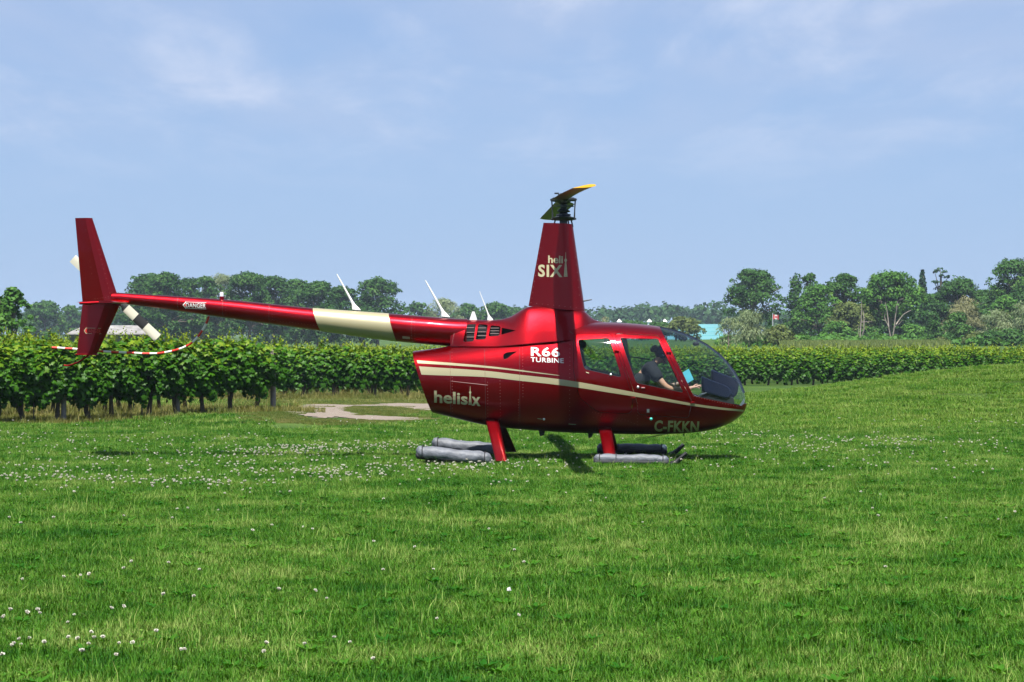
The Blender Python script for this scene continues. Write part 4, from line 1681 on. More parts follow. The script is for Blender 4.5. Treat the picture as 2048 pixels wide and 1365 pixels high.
# farther arm holds the blue folder
e2 = chain([(PP(1303, 738, .17), .062), (PP(1312, 756, .20), .050), (PP(1322, 775, .21), .043), (PP(1345, 772, .24), .034), (PP(1360, 766, .26), .026)], waist)
palm2 = chain([(PP(1367, 763, .27), (.028, .018))], e2)
for dz, r in ((0, .009), (2.2, .009), (4.2, .0085), (6, .008)):
    chain([(PP(1371, 761 + dz, .275), r), (PP(1374.5, 761 + dz, .27), r), (PP(1377, 762 + dz, .262), r * .85)], palm2)
chain([(PP(1369, 758.5, .262), .010), (PP(1373, 757.5, .252), .008)], palm2)
for dw in (-.09, .09):
    chain([(PP(1300, 797, dw), .085), (PP(1332, 793, dw * 1.2), .062), (PP(1350, 806, dw * 1.2), .05), (PP(1368, 815, dw * 1.2), .042), (PP(1380, 817, dw * 1.2), (.04, .03))], pelvis)
link('body', skin_mesh('body', V, E), M_SKIN, person)
# shirt: torso and sleeves, a little larger than the body
V, E = [], []
p0 = chain([(PP(1268, 790), (.165, .135)), (PP(1274, 774), (.155, .125)), (PP(1288, 750), (.168, .130)), (PP(1299, 734), (.172, .128)), (PP(1307, 727), (.120, .095)), (PP(1312, 723), (.072, .066))])
chain([(PP(1302, 736, -.16), .098), (PP(1312, 750, -.21), .084), (PP(1321, 762, -.222), .074)], 3)
chain([(PP(1302, 736, .16), .098), (PP(1310, 752, .20), .084), (PP(1316, 763, .21), .074)], 3)
link('shirt', skin_mesh('shirt', V, E), M_SHIRT, person)
V, E = [], []
chain([(PP(1267, 795), (.17, .13))])
for dw in (-.09, .09):
    chain([(PP(1300, 796, dw), .102), (PP(1332, 792, dw * 1.2), .080), (PP(1350, 806, dw * 1.2), .064), (PP(1364, 814, dw * 1.2), .055)], 0)
link('trousers', skin_mesh('trousers', V, E), M_PANTS, person)


def blob(m, c, rx, ry, rz, rot=0.0, n=14, cut=None):
    rows = []
    lo = -math.pi / 2 if cut is None else cut
    for i in range(n + 1):
        a = lo + (math.pi / 2 - lo) * i / n
        rows.append([Vector((rx * math.cos(a) * math.cos(2 * math.pi * k / 20), ry * math.cos(a) * math.sin(2 * math.pi * k / 20), rz * math.sin(a))) for k in range(20)])
    mr = Matrix.Rotation(rot, 3, 'Y')
    m.rings([[mr @ p + Vector(c) for p in r] for r in rows])


hc = Vector(PP(1327, 708))
TILT = R(24)
m = MB()
blob(m, hc + Vector((.005, 0, .012)), .108, .086, .112, TILT, cut=R(4))
rs = []
for k in range(9):
    a = R(-75 + 150 * k / 8)
    i_ = Vector((.098 * math.cos(a), .082 * math.sin(a), .012))
    o_ = Vector((.098 * math.cos(a) + .075 * math.cos(a * .7), .080 * math.sin(a), -.004 - .010 * math.sin(a)**2))
    rs.append([i_ + Vector((0, 0, .006)), o_ + Vector((0, 0, .003)), o_ - Vector((0, 0, .003)), i_ - Vector((0, 0, .006))])
mr = Matrix.Rotation(TILT, 3, 'Y')
m.rings([[mr @ p + hc + Vector((.005, 0, .012)) for p in r] for r in rs])
m.build('cap', M_CAP, person, 50)
m = MB()
blob(m, hc + mr @ Vector((-.022, 0, -.004)), .090, .080, .085, TILT)
blob(m, hc + mr @ Vector((-.125, 0, .015)), .052, .05, .05, 0)
blob(m, hc + mr @ Vector((-.150, .01, -.01)), .034, .035, .034, 0)
m.build('hair', M_HAIR, person, 60)
# face: nose, lips, eyes, ears
m = MB()
f0 = hc + mr @ Vector((.072, 0, -.045))
m.tube([f0 + mr @ Vector((.004, 0, .022)), f0 + mr @ Vector((.020, 0, -.008)), f0 + mr @ Vector((.004, 0, -.018))], [.007, .013, .009], 8)
blob(m, hc + mr @ Vector((.040, 0, -.055)), .042, .055, .062, TILT)
blob(m, hc + mr @ Vector((.056, 0, -.098)), .022, .028, .020, TILT)
for sg in (-1, 1):
    blob(m, hc + mr @ Vector((-.012, sg * .082, -.03)), .020, .010, .032, TILT, 8)
m.build('face', M_SKIN, person, 60)
M_EYE = material('eye_white', (0.6, 0.58, 0.55), 0.2)
for sg in (-1, 1):
    m = MB()
    blob(m, hc + mr @ Vector((.071, sg * .031, -.032)), .010, .012, .009, TILT, 8)
    m.build('eye', M_EYE, person, 60)
m = MB()
blob(m, hc + mr @ Vector((.078, 0, -.083)), .009, .022, .007, TILT, 8)
m.build('lips', material('lips', (0.42, 0.15, 0.12), 0.5), person, 60)
m = MB()
for sg in (-1, 1):
    cc = hc + mr @ Vector((-.006, sg * .088, -.022))
    m.lathe(cc, [(0.0, -.028), (.034, -.026), (.046, -.008), (.046, .012), (.03, .026), (0, .028)], 18, 'y')
m.tube([hc + mr @ Vector((-.03, .105 * math.sin(a), .108 * math.cos(a) + .012)) for a in np.linspace(-1.5, 1.5, 13)], .011, 8)
m.tube([hc + mr @ Vector((.01, -.10, -.05)), hc + mr @ Vector((.05, -.095, -.09)), hc + mr @ Vector((.090, -.045, -.098)), hc + mr @ Vector((.098, -.01, -.095))], [.005, .004, .004, .011], 8)
ho = m.build('headset', M_BLACK, person, 50)
m = MB()
cc = hc + mr @ Vector((.004, -.118, -.018))
m.box(cc, (.030, .006, .010), Matrix.Rotation(R(35), 3, 'Y'), bev=.002)
m.build('headset_mark', M_GREY, ho)
# the blue folder
fold = empty('folder')
fold.matrix_world = person.matrix_world.copy()
tag(fold, 'turquoise paper folder held up beside the pilot behind the windshield', 'folder')
m = MB()
pp = [(1365, 745.5), (1377.5, 738), (1387.5, 759.5), (1375, 767)]
for k, yy in enumerate((PW + .235, PW + .243)):
    pts = [LV(x, y, yy) for x, y in pp]
    m.add([p + Vector((0, 0, 0)) for p in pts] + [p + Vector((0, .004, 0)) for p in pts], [(0, 1, 2, 3), (7, 6, 5, 4), (0, 4, 5, 1), (1, 5, 6, 2), (2, 6, 7, 3), (3, 7, 4, 0)])
m.build('cover', material('turquoise_card', (0.12, 0.55, 0.62), 0.6, var=0.06, vscale=12), fold)

# ------------------------------------------------------------------ scattering tools
def unit(v):
    return v / np.maximum(1e-9, np.linalg.norm(v, axis=-1, keepdims=True))


def scatter_cards(P, N, U, size, template, faces, r=None):
    """P centres, N normals, U up-ish vectors (n,3); size (n,); template (k,3) in (across, along, out) units -> V, F"""
    n = len(P)
    N = unit(N)
    A = unit(np.cross(U, N))
    B = np.cross(N, A)
    T = np.asarray(template, float)
    k = len(T)
    V = P[:, None, :] + size[:, None, None] * (T[None, :, 0:1] * A[:, None, :] + T[None, :, 1:2] * B[:, None, :] + T[None, :, 2:3] * N[:, None, :])
    F = (np.arange(n)[:, None, None] * k + np.asarray(faces)[None]).reshape(-1, len(faces[0]))
    return V.reshape(-1, 3), F


# a grape leaf: broad, lobed, cupped (triangles round the centre)
_out = [(0, -.10, .0), (.30, -.42, -.06), (.52, -.18, -.12), (.42, .12, -.05), (.50, .40, -.13), (.20, .44, -.03), (0, .72, -.14), (-.20, .44, -.03), (-.50, .40, -.13), (-.42, .12, -.05), (-.52, -.18, -.12), (-.30, -.42, -.06)]
GRAPE_T = [(0, .08, .04)] + _out
GRAPE_F = [(0, i, i % 12 + 1) for i in range(1, 13)]
CARD_T = [(-.5, -.45, 0), (.5, -.5, -.12), (.45, .5, 0), (-.5, .42, -.12)]
CARD_F = [(0, 1, 2), (0, 2, 3)]
LONG_T = [(-.12, 0, 0), (.12, 0, 0), (.10, .9, -.10), (-.02, 1.5, -.35)]

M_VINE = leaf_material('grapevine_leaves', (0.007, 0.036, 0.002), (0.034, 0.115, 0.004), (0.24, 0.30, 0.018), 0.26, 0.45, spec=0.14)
M_BARK_VINE = material('dark_vine_bark', (0.050, 0.038, 0.028), 0.9, var=0.4, vscale=14, bump=0.8, bscale=40)
M_POST = material('weathered_post_wood', (0.22, 0.20, 0.19), 0.9, var=0.25, vscale=12, bump=0.6, bscale=35)
M_STAKE = material('rusty_steel_stake', (0.055, 0.045, 0.04), 0.7, 0.4)


def vine_foliage(seed, n, leaf, width=1.1, skirt=.43):
    g = np.random.default_rng(seed)
    # canopy wall of a trained vine: shoulders at .5 m, top about 1.45 m, thin shoots above
    x = g.uniform(-width / 2, width / 2, n) + g.normal(0, .05, n)
    h = np.clip(g.beta(1.5, 1.35, n), 0, 1)
    # ragged lower skirt, bulging middle
    low = skirt + .10 * np.sin(x * 7 + seed) + .08 * np.sin(x * 17 + 2 * seed)
    topz = 1.40 + .05 * np.sin(x * 6 + 2.1 * seed) + .04 * np.sin(x * 19 + seed)
    z = low + (topz - low) * h
    half = .10 + .22 * np.sin(np.clip(h, .04, 1)**.8 * math.pi)**.6 + .05 * np.sin(x * 11 + z * 8 + seed)
    side = g.choice([-1, 1], n)
    depth = 1 - np.abs(g.normal(0, .28, n))
    y = side * half * np.clip(depth, -.3, 1.15)
    P = np.stack([x, y, z], -1)
    N = np.stack([g.normal(0, .45, n), side * (0.85 - .5 * h) + g.normal(0, .35, n), .30 + .75 * h + g.normal(0, .35, n)], -1)
    U = np.stack([g.normal(0, .6, n), g.normal(0, .4, n), -np.ones(n) * .8], -1)
    sz = leaf * g.uniform(.65, 1.25, n)
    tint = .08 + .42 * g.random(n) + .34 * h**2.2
    # shoots standing above the wall: young light leaves
    ns = 9
    sp, sn, su, ss, stn = [], [], [], [], []
    for i in range(ns):
        bx = g.uniform(-width / 2, width / 2)
        by = g.normal(0, .10)
        lean = g.normal(0, .18, 2)
        ln = g.uniform(.08, .34)
        k = int(4 + ln * 22)
        t = np.linspace(0, 1, k)
        pos = np.stack([bx + lean[0] * t * ln * 2 + g.normal(0, .02, k), by + lean[1] * t * ln * 2 + g.normal(0, .02, k), 1.36 + t * ln], -1)
        sp.append(pos)
        sn.append(np.stack([g.normal(0, .8, k), g.normal(-.2, .8, k), g.normal(.5, .4, k)], -1))
        su.append(np.stack([g.normal(0, .6, k), g.normal(0, .6, k), g.normal(0, .6, k) - .4], -1))
        ss.append(leaf * (0.78 - .48 * t) * g.uniform(.7, 1.1, k))
        stn.append(np.clip(.55 + .4 * t + g.normal(0, .1, k), 0, 1))
    P = np.concatenate([P] + sp)
    N = np.concatenate([N] + sn)
    U = np.concatenate([U] + su)
    sz = np.concatenate([sz] + ss)
    tint = np.concatenate([tint] + stn)
    return P, N, U, sz, np.clip(tint, 0, 1)


def vine_mesh(name, seed, n, leaf, detailed=True, width=1.1, skirt=.43):
    P, N, U, sz, tint = vine_foliage(seed, n, leaf, width, skirt)
    T, F_ = (GRAPE_T, GRAPE_F) if detailed else (CARD_T, CARD_F)
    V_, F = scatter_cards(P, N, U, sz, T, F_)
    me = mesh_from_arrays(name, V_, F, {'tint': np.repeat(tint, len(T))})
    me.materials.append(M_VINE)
    return me


def vine_trunk(seed):
    g = random.Random(seed)
    m = MB()
    x = y = 0.0
    pts, rad = [], []
    kink = g.uniform(-.10, .10)
    for i in range(7):
        t = i / 6
        pts.append((kink * math.sin(t * 3.0) + g.uniform(-.015, .015), g.uniform(-.02, .02), -.05 + t * .85))
        rad.append(.040 * (1.25 - .55 * t) * g.uniform(.85, 1.15))
    m.tube(pts, rad, 7)
    if g.random() < .6:
        b = pts[1]
        m.tube([b, (b[0] + g.uniform(.06, .14) * g.choice([-1, 1]), g.uniform(-.05, .05), .35), (b[0] + g.uniform(.1, .25) * g.choice([-1, 1]), g.uniform(-.05, .05), .75)], [.026, .022, .014], 6)
    for sg in (-1, 1):
        m.tube([pts[-2], (sg * .2, g.uniform(-.03, .03), .78), (sg * .5, g.uniform(-.04, .04), .82)], [.024, .018, .012], 6)
    for i in range(3):
        xx = g.uniform(-.4, .4)
        m.tube([(xx, 0, .75), (xx + g.uniform(-.06, .06), g.uniform(-.12, .12), 1.1), (xx + g.uniform(-.1, .1), g.uniform(-.12, .12), 1.42)], [.008, .006, .004], 5)
    me = smooth(m.mesh('trunk'), 60)
    me.materials.append(M_BARK_VINE)
    return me


near_fol = [vine_mesh('foliage', 11 + k, 1300, .100) for k in range(6)]
mid_fol = [vine_mesh('foliage', 31 + k, 760, .118, True) for k in range(5)]
low_fol = [vine_mesh('foliage', 41 + k, 820, .118, True, 1.1, .20) for k in range(5)]
far_fol = [vine_mesh('foliage', 51 + k, 600, .15, False, 2.2, .30) for k in range(5)]
trunks = [vine_trunk(k) for k in range(7)]
VG = random.Random(3)


def add_vine(x, y, az, fol, label, group, sc=1.0):
    o = empty('grapevine', (x, y, gz(x, y)), az + (math.pi if VG.random() < .5 else 0))
    o.scale = (sc * VG.uniform(.95, 1.08), sc * VG.uniform(.9, 1.1), sc * VG.uniform(.95, 1.06))
    tag(o, label, 'grapevine', group)
    f = link('foliage', VG.choice(fol), None, o)
    f['kind'] = 'stuff'
    link('trunk', VG.choice(trunks), None, o)
    return o


ORD = ['first', 'second', 'third', 'fourth', 'fifth', 'sixth', 'seventh', 'eighth', 'ninth', 'tenth', 'eleventh', 'twelfth', 'thirteenth', 'fourteenth', 'fifteenth', 'sixteenth', 'seventeenth', 'eighteenth', 'nineteenth', 'twentieth']
ORD += ['twenty-' + w for w in ORD[:9]] + ['thirtieth'] + ['thirty-' + w for w in ORD[:9]]
ROWA0, ROWA1 = Vector((-4.72, 47.2)), Vector((-11.9, 41.9))
da = (ROWA1 - ROWA0).normalized()
na = Vector((da.y, -da.x))
if na.y < 0:
    na = -na
az_a = math.atan2(da.y, da.x)
nvines = 0
for r_i in range(4):
    st_ = ROWA0 + na * 2.5 * r_i + da * (0.15 + 0.2 * r_i)
    cnt = 14 if r_i == 0 else 12
    for k in range(cnt):
        p = st_ + da * (.30 + k * .62) + Vector((VG.uniform(-.06, .06), VG.uniform(-.04, .04)))
        if r_i == 0:
            lab = '%s vine from the right end of the nearest vine row on the left' % ORD[k]
            grp = 'vines of the nearest row'
        else:
            lab = '%s vine from the right in the %s row behind the nearest left row' % (ORD[k], ORD[r_i - 1])
            grp = 'vines of the left block behind the nearest row'
        add_vine(p.x, p.y, az_a, near_fol, lab, grp, (1.0 + .010 * k) if r_i == 0 else 1.0 + .008 * k)
        nvines += 1

# the block behind the helicopter: rows parallel to the picture, their right ends stepping back
far_pts = []
row_y = 67.0
ri = 0
while row_y < 128:
    if row_y < 74:
        xl, xr = -13.0, -2.6 + (row_y - 67) * .33
    elif row_y < 101:
        xl, xr = -10.0, np.interp(row_y, [74, 85, 101], [-.3, 4.2, 9.8])
    else:
        xl, xr = -row_y * .24, row_y * .25
    sp = 1.0
    x = xr - .4
    kth = 0
    while x > xl:
        # individual vines only where the front of the block shows
        front = (row_y < 101 and x > xr - (5.5 if row_y < 73 else 3.2)) or (101 <= row_y < 107 and x > 5.5)
        if front and nvines < 300:
            lab = '%s vine from the right end of row %s behind the helicopter' % (ORD[kth], ['one', 'two', 'three', 'four', 'five', 'six', 'seven', 'eight', 'nine', 'ten', 'eleven', 'twelve', 'thirteen', 'fourteen'][min(ri, 13)])
            grp = 'vines of the block behind the helicopter'
            if row_y >= 101:
                lab = '%s vine from the right in the %s long row beyond the helicopter nose' % (ORD[kth], 'front' if row_y < 103 else ('second' if row_y < 105 else 'third'))
                grp = 'vines of the long rows beyond the nose'
            kth += 1
            add_vine(x + VG.uniform(-.08, .08), row_y + VG.uniform(-.05, .05), 0, low_fol if row_y > 95 else mid_fol, lab, grp, 1.0)
            nvines += 1
        else:
            far_pts.append((x, row_y))
        x -= sp if (front and nvines < 300) else 2.0
    ri += 1
    row_y += 2.5 if row_y < 110 else (4.0 if row_y < 150 else 6.0)


# ------------------------------------------------------------------ instancing for uncountable cover
def instancer(name, pts, rotz, scale, meshes, tilt=None):
    """one object that lays the given meshes out over points (geometry nodes)"""
    pts = np.asarray(pts, float)
    n = len(pts)
    me = bpy.data.meshes.new(name)
    me.vertices.add(n)
    me.vertices.foreach_set('co', pts.astype(np.float32).ravel())
    at = me.attributes.new('turn', 'FLOAT_VECTOR', 'POINT')
    rot = np.zeros((n, 3), dtype=np.float32)
    rot[:, 2] = rotz
    if tilt is not None:
        rot[:, :2] = tilt
    at.data.foreach_set('vector', rot.ravel())
    at = me.attributes.new('size', 'FLOAT', 'POINT')
    at.data.foreach_set('value', np.asarray(scale, dtype=np.float32))
    at = me.attributes.new('pick', 'INT', 'POINT')
    at.data.foreach_set('value', rng.integers(0, len(meshes), n).astype(np.int32))
    coll = bpy.data.collections.new(name + '_sources')
    for i, m_ in enumerate(meshes):
        so = bpy.data.objects.new('%s_source_%02d' % (name, i), m_)
        coll.objects.link(so)
    ng = bpy.data.node_groups.new(name, 'GeometryNodeTree')
    ng.interface.new_socket('Geometry', in_out='INPUT', socket_type='NodeSocketGeometry')
    ng.interface.new_socket('Geometry', in_out='OUTPUT', socket_type='NodeSocketGeometry')
    N_ = ng.nodes
    gi, go = N_.new('NodeGroupInput'), N_.new('NodeGroupOutput')
    iop = N_.new('GeometryNodeInstanceOnPoints')
    ci = N_.new('GeometryNodeCollectionInfo')
    ci.inputs['Collection'].default_value = coll
    ci.inputs['Separate Children'].default_value = True
    ci.inputs['Reset Children'].default_value = True

    def attr(nm, typ):
        a = N_.new('GeometryNodeInputNamedAttribute')
        a.data_type = typ
        a.inputs['Name'].default_value = nm
        return a.outputs['Attribute']
    ng.links.new(gi.outputs[0], iop.inputs['Points'])
    ng.links.new(ci.outputs[0], iop.inputs['Instance'])
    iop.inputs['Pick Instance'].default_value = True
    ng.links.new(attr('pick', 'INT'), iop.inputs['Instance Index'])
    ng.links.new(attr('turn', 'FLOAT_VECTOR'), iop.inputs['Rotation'])
    ng.links.new(attr('size', 'FLOAT'), iop.inputs['Scale'])
    ng.links.new(iop.outputs[0], go.inputs[0])
    o = link(name, me)
    md = o.modifiers.new('scatter', 'NODES')
    md.node_group = ng
    return o


fp = np.array(far_pts)
vf = instancer('vineyard_rows', np.stack([fp[:, 0], fp[:, 1], ground_z(fp[:, 0], fp[:, 1])], -1), rng.choice([0, math.pi], len(fp)), rng.uniform(.95, 1.05, len(fp)), far_fol)
tag(vf, 'rows of grapevines running far back behind the helicopter', kind='stuff')

# posts and stakes of the nearest row
for k, (t_, r_, hh) in enumerate(((0.02, .055, 1.25), (2.18, .050, 1.2), (4.6, .05, 1.2))):
    p = ROWA0 + da * t_ + na * .10
    m = MB()
    m.lathe((0, 0, 0), [(r_, -.2), (r_ * 1.02, .4), (r_ * .96, hh - .03), (r_ * .8, hh), (0, hh + .003)], 12)
    o = m.build('vineyard_post', M_POST, None, 40)
    o.location = (p.x, p.y, gz(p.x, p.y))
    tag(o, ['thick grey wooden end post of the nearest vine row', 'grey wooden post midway along the nearest vine row', 'grey wooden post near the left end of the nearest vine row'][k], 'post', 'posts of the nearest vine row')
for k, t_ in enumerate((1.15, 3.05, 4.15, 5.3)):
    p = ROWA0 + da * t_ - na * .08
    m = MB()
    m.tube([(0, 0, -.2), (.004, 0, .6), (-.003, 0, 1.3)], .012, 6)
    o = m.build('steel_stake', M_STAKE, None, 40)
    o.location = (p.x, p.y, gz(p.x, p.y))
    tag(o, '%s thin steel stake from the right end of the nearest vine row' % ORD[k], 'stake', 'stakes of the nearest vine row')

# ------------------------------------------------------------------ grass
M_GRASS = leaf_material('lawn_grass', (0.012, 0.074, 0.003), (0.056, 0.156, 0.009), (0.225, 0.285, 0.080), 0.20, 0.55, vary=0.75, vscale=0.75, fine=0.55, fscale=3.6)
M_DRY = leaf_material('dry_grass', (0.055, 0.095, 0.016), (0.14, 0.15, 0.04), (0.30, 0.25, 0.10), 0.30, 0.6, vary=0.6, vscale=0.9)


def grass_patch(name, seed, n, rad, hmin, hmax, width, mat, tall=0.02, lean=.35, clover=0, tint_mu=.42):
    g = np.random.default_rng(seed)
    a = g.uniform(0, 2 * math.pi, n)
    r = rad * np.sqrt(g.random(n))
    # blades gather in little tufts
    nt_ = max(8, n // 24)
    ca, cr = g.uniform(0, 2 * math.pi, nt_), rad * np.sqrt(g.random(nt_))
    pick = g.integers(0, nt_, n)
    mixx = g.random(n) < .80
    x = np.where(mixx, cr[pick] * np.cos(ca[pick]) + g.normal(0, .022, n), r * np.cos(a))
    y = np.where(mixx, cr[pick] * np.sin(ca[pick]) + g.normal(0, .022, n), r * np.sin(a))
    th = g.uniform(.7, 1.3, nt_)
    h = g.uniform(hmin, hmax, n) * np.where(mixx, th[pick], .9)
    h = np.where(g.random(n) < tall, h * g.uniform(1.5, 2.4, n), h)
    d = g.uniform(0, 2 * math.pi, n)
    dirx, diry = np.cos(d), np.sin(d)
    ln = h * np.abs(g.normal(lean, .25, n))
    wv = width * g.uniform(.7, 1.3, n)
    ax, ay = -diry, dirx
    ax2 = ax * .5 * wv
    ay2 = ay * .5 * wv
    z0 = np.full(n, -.012)
    V_ = np.stack([
        np.stack([x - ax2, y - ay2, z0], -1),
        np.stack([x + ax2, y + ay2, z0], -1),
        np.stack([x + dirx * ln * .3 + ax2 * .8, y + diry * ln * .3 + ay2 * .8, h * .58], -1),
        np.stack([x + dirx * ln * .3 - ax2 * .8, y + diry * ln * .3 - ay2 * .8, h * .58], -1),
        np.stack([x + dirx * ln, y + diry * ln, h], -1)], 1).reshape(-1, 3)
    b = np.arange(n)[:, None, None] * 5
    F = (b + np.array([[0, 1, 2], [0, 2, 3], [3, 2, 4]])[None]).reshape(-1, 3)
    tint = np.clip(g.normal(tint_mu, .16, n) + np.where(g.random(n) < .05, .3, 0) + np.where(h > hmax * 1.45, .28, 0), 0, 1)
    T = np.repeat(tint, 5)
    if clover:
        # round clover leaflets just under the blade tips
        k = clover
        a = g.uniform(0, 2 * math.pi, k)
        r = rad * np.sqrt(g.random(k))
        P = np.stack([r * np.cos(a), r * np.sin(a), g.uniform(hmin * .5, hmax * .8, k)], -1)
        Nn = np.stack([g.normal(0, .35, k), g.normal(0, .35, k), np.ones(k)], -1)
        U = np.stack([np.cos(a * 3), np.sin(a * 3), np.zeros(k)], -1)
        tpl = [(0, 0, 0), (.5, .15, .1), (.35, .6, .05), (-.35, .6, .05), (-.5, .15, .1)]
        V2, F2 = scatter_cards(P, Nn, U, g.uniform(.014, .022, k), tpl, [(0, 1, 2), (0, 2, 3), (0, 3, 4)])
        F = np.concatenate([F, F2 + len(V_)])
        V_ = np.concatenate([V_, V2])
        T = np.concatenate([T, np.repeat(np.clip(g.normal(.30, .1, k), 0, 1), 5)])
        # a few flat rosettes of broad-leaved weeds
        for q in range(seed % 3):
            ra, rr = g.uniform(0, 6.28), rad * .8 * math.sqrt(g.random())
            kk = 9
            aa = np.linspace(0, 6.28, kk, endpoint=False) + g.normal(0, .2, kk)
            P = np.stack([rr * math.cos(ra) + np.cos(aa) * .012, rr * math.sin(ra) + np.sin(aa) * .012, np.full(kk, .03)], -1)
            Nn = np.stack([-np.cos(aa) * .5, -np.sin(aa) * .5, np.ones(kk)], -1)
            U = np.stack([np.cos(aa), np.sin(aa), np.full(kk, .5)], -1)
            V2, F2 = scatter_cards(P, Nn, U, g.uniform(.05, .09, kk), [(0, 0, 0), (.17, .4, .05), (.10, .85, 0), (-.10, .85, 0), (-.17, .4, .05)], [(0, 1, 2), (0, 2, 3), (0, 3, 4)])
            F = np.concatenate([F, F2 + len(V_)])
            V_ = np.concatenate([V_, V2])
            T = np.concatenate([T, np.full(kk * 5, .12)])
    me = mesh_from_arrays(name, V_, F, {'tint': T})
    me.materials.append(mat)
    return me


lawn_near = [grass_patch('turf', 100 + k, 5200, .62, .024, .058, .0040, M_GRASS, .018, .55, 260 if k % 2 else 90, .36 + .05 * (k % 3)) for k in range(7)]
lawn_far = [grass_patch('turf', 130 + k, 4200, .85, .020, .050, .0065, M_GRASS, .02, .55, 0, .40 + .04 * (k % 3)) for k in range(4)]
M_BANK = leaf_material('bank_grass', (0.026, 0.105, 0.005), (0.082, 0.180, 0.014), (0.23, 0.29, 0.075), 0.20, 0.5, vary=0.6, vscale=0.5, fine=0.45, fscale=2.2)
lawn_bank = [grass_patch('turf', 140 + k, 4200, .85, .020, .050, .0065, M_BANK, .02, .55, 0, .46) for k in range(4)]
M_WORN = leaf_material('worn_grass', (0.040, 0.085, 0.012), (0.105, 0.140, 0.030), (0.25, 0.22, 0.09), 0.28, 0.55, vary=0.6, vscale=0.8, fine=.4, fscale=3)
lawn_worn = [grass_patch('turf', 170 + k, 4000, .85, .018, .050, .0065, M_WORN, .02, .55, 0, .46) for k in range(4)]
rough_grass = [grass_patch('rough', 150 + k, 620, .55, .05, .15, .006, M_DRY, .06, .6) for k in range(4)]


def dry_zone(x, y):
    """1 along the foot of the vine rows"""
    p = np.stack([np.asarray(x), np.asarray(y)], -1) - np.array([ROWA0.x, ROWA0.y])
    along = p @ np.array([da.x, da.y])
    across = p @ np.array([na.x, na.y])
    a = (along > -.5) & (across > -.55) & (across < 8.4)
    y = np.asarray(y)
    x = np.asarray(x)
    b = (y > 65.6) & (y < 74) & (x < -1.4 + (y - 67) * .33)
    return a | b


def points(y0, y1, step, margin):
    ys = np.arange(y0, y1, step)
    P = []
    for y in ys:
        hw = y * 0.2175 + margin
        xs = np.arange(-hw, hw, step)
        P.append(np.stack([xs, np.full_like(xs, y)], -1))
    P = np.concatenate(P)
    return P + rng.uniform(-.42, .42, P.shape) * step


near_p = points(9.0, 24, .62, 4.0)
near_p2 = points(24, 40, .70, 4.0)
near_p = np.concatenate([near_p, near_p2])
far_p = points(40, 66, .80, 4.5)
edge_p = points(43, 61, .36, -3)
eg_ = gravel_mask(edge_p[:, 0], edge_p[:, 1])
edge_p = edge_p[((eg_ < -.10) & (eg_ > -2.2)) | ((eg_ >= -.10) & (rng.random(len(eg_)) < .07))]
far_p = far_p[(gravel_mask(far_p[:, 0], far_p[:, 1]) < -2.0) & ~((np.abs(far_p[:, 1] - 41.42) < .3) & (far_p[:, 0] < -7))]
dz = dry_zone(far_p[:, 0], far_p[:, 1])
dry_p = points(40.5, 75, .50, 1.5)
dry_p = dry_p[dry_zone(dry_p[:, 0], dry_p[:, 1])]


def lay(name, P, meshes, smin, smax, label):
    z = ground_z(P[:, 0], P[:, 1])
    o = instancer(name, np.stack([P[:, 0], P[:, 1], z], -1), rng.uniform(0, 2 * math.pi, len(P)), rng.uniform(smin, smax, len(P)), meshes)
    return tag(o, label, kind='stuff')


lay('grass', near_p, lawn_near, .85, 1.15, 'short green lawn grass with clover leaves across the foreground')
bank = (far_p[:, 0] > 2.5 + 3 * rng.random(len(far_p))) & (far_p[:, 1] > 41)
lay('grass', far_p[~dz & bank], lawn_bank, .85, 1.2, 'paler drier grass on the bank at the right')
worn = (far_p[:, 0] > -7.5) & (far_p[:, 0] < .8) & (far_p[:, 1] > 49.5 + 4 * rng.random(len(far_p))) & ~dz & ~bank
lay('grass', far_p[worn], lawn_worn, .85, 1.15, 'thin yellowish grass round the gravel patch')
lay('grass', far_p[~dz & ~bank & ~worn], lawn_far, .85, 1.2, 'short green grass beyond the helicopter towards the vines')
lay('grass', edge_p, lawn_worn, .36, .5, 'short grass fringing the gravel patch')
lay('dry_grass', dry_p, rough_grass, .7, 1.15, 'dry yellow grass at the foot of the vine rows')


# clover in flower
def clover_flower(seed):
    g = np.random.default_rng(seed)
    m = MB()
    m.tube([(0, 0, 0), (g.normal(0, .006), g.normal(0, .006), .045), (0.004, 0, .085)], .0014, 5)
    k1 = len(m.f)
    n = 46
    i = np.arange(n) + .5
    ph = np.arccos(1 - 2 * i / n)
    th = math.pi * (1 + 5**.5) * i
    D = np.stack([np.cos(th) * np.sin(ph), np.sin(th) * np.sin(ph), np.cos(ph)], -1)
    for d in D:
        d = Vector(d)
        u = d.cross(Vector((.3, .2, .9))).normalized()
        v = d.cross(u)
        c = Vector((.004, 0, .088))
        b = c + d * .004
        t = c + Vector((d.x, d.y, d.z * .72)) * (.0115 + g.uniform(-.004, .0025)) + Vector((g.normal(0, .001), g.normal(0, .001), .003))
        s = .0030
        m.mi = 1 if d.z > -.55 else 2
        m.add([b + u * s * .5, b - u * s * .5, t - u * s + v * .001, t + u * s + v * .001], [(0, 1, 2, 3)])
        m.add([b + v * s * .5, b - v * s * .5, t - v * s, t + v * s], [(0, 1, 2, 3)])
    me = m.mesh('clover')
    for mm_ in (bpy.data.materials['lawn_grass'], M_CLOVER, M_CLOVER_OLD):
        me.materials.append(mm_)
    return me


M_CLOVER = material('white_clover_petals', (0.66, 0.64, 0.56), 0.7)
M_CLOVER_OLD = material('faded_clover_petals', (0.45, 0.37, 0.29), 0.8)
cl_meshes = [clover_flower(k) for k in range(4)]


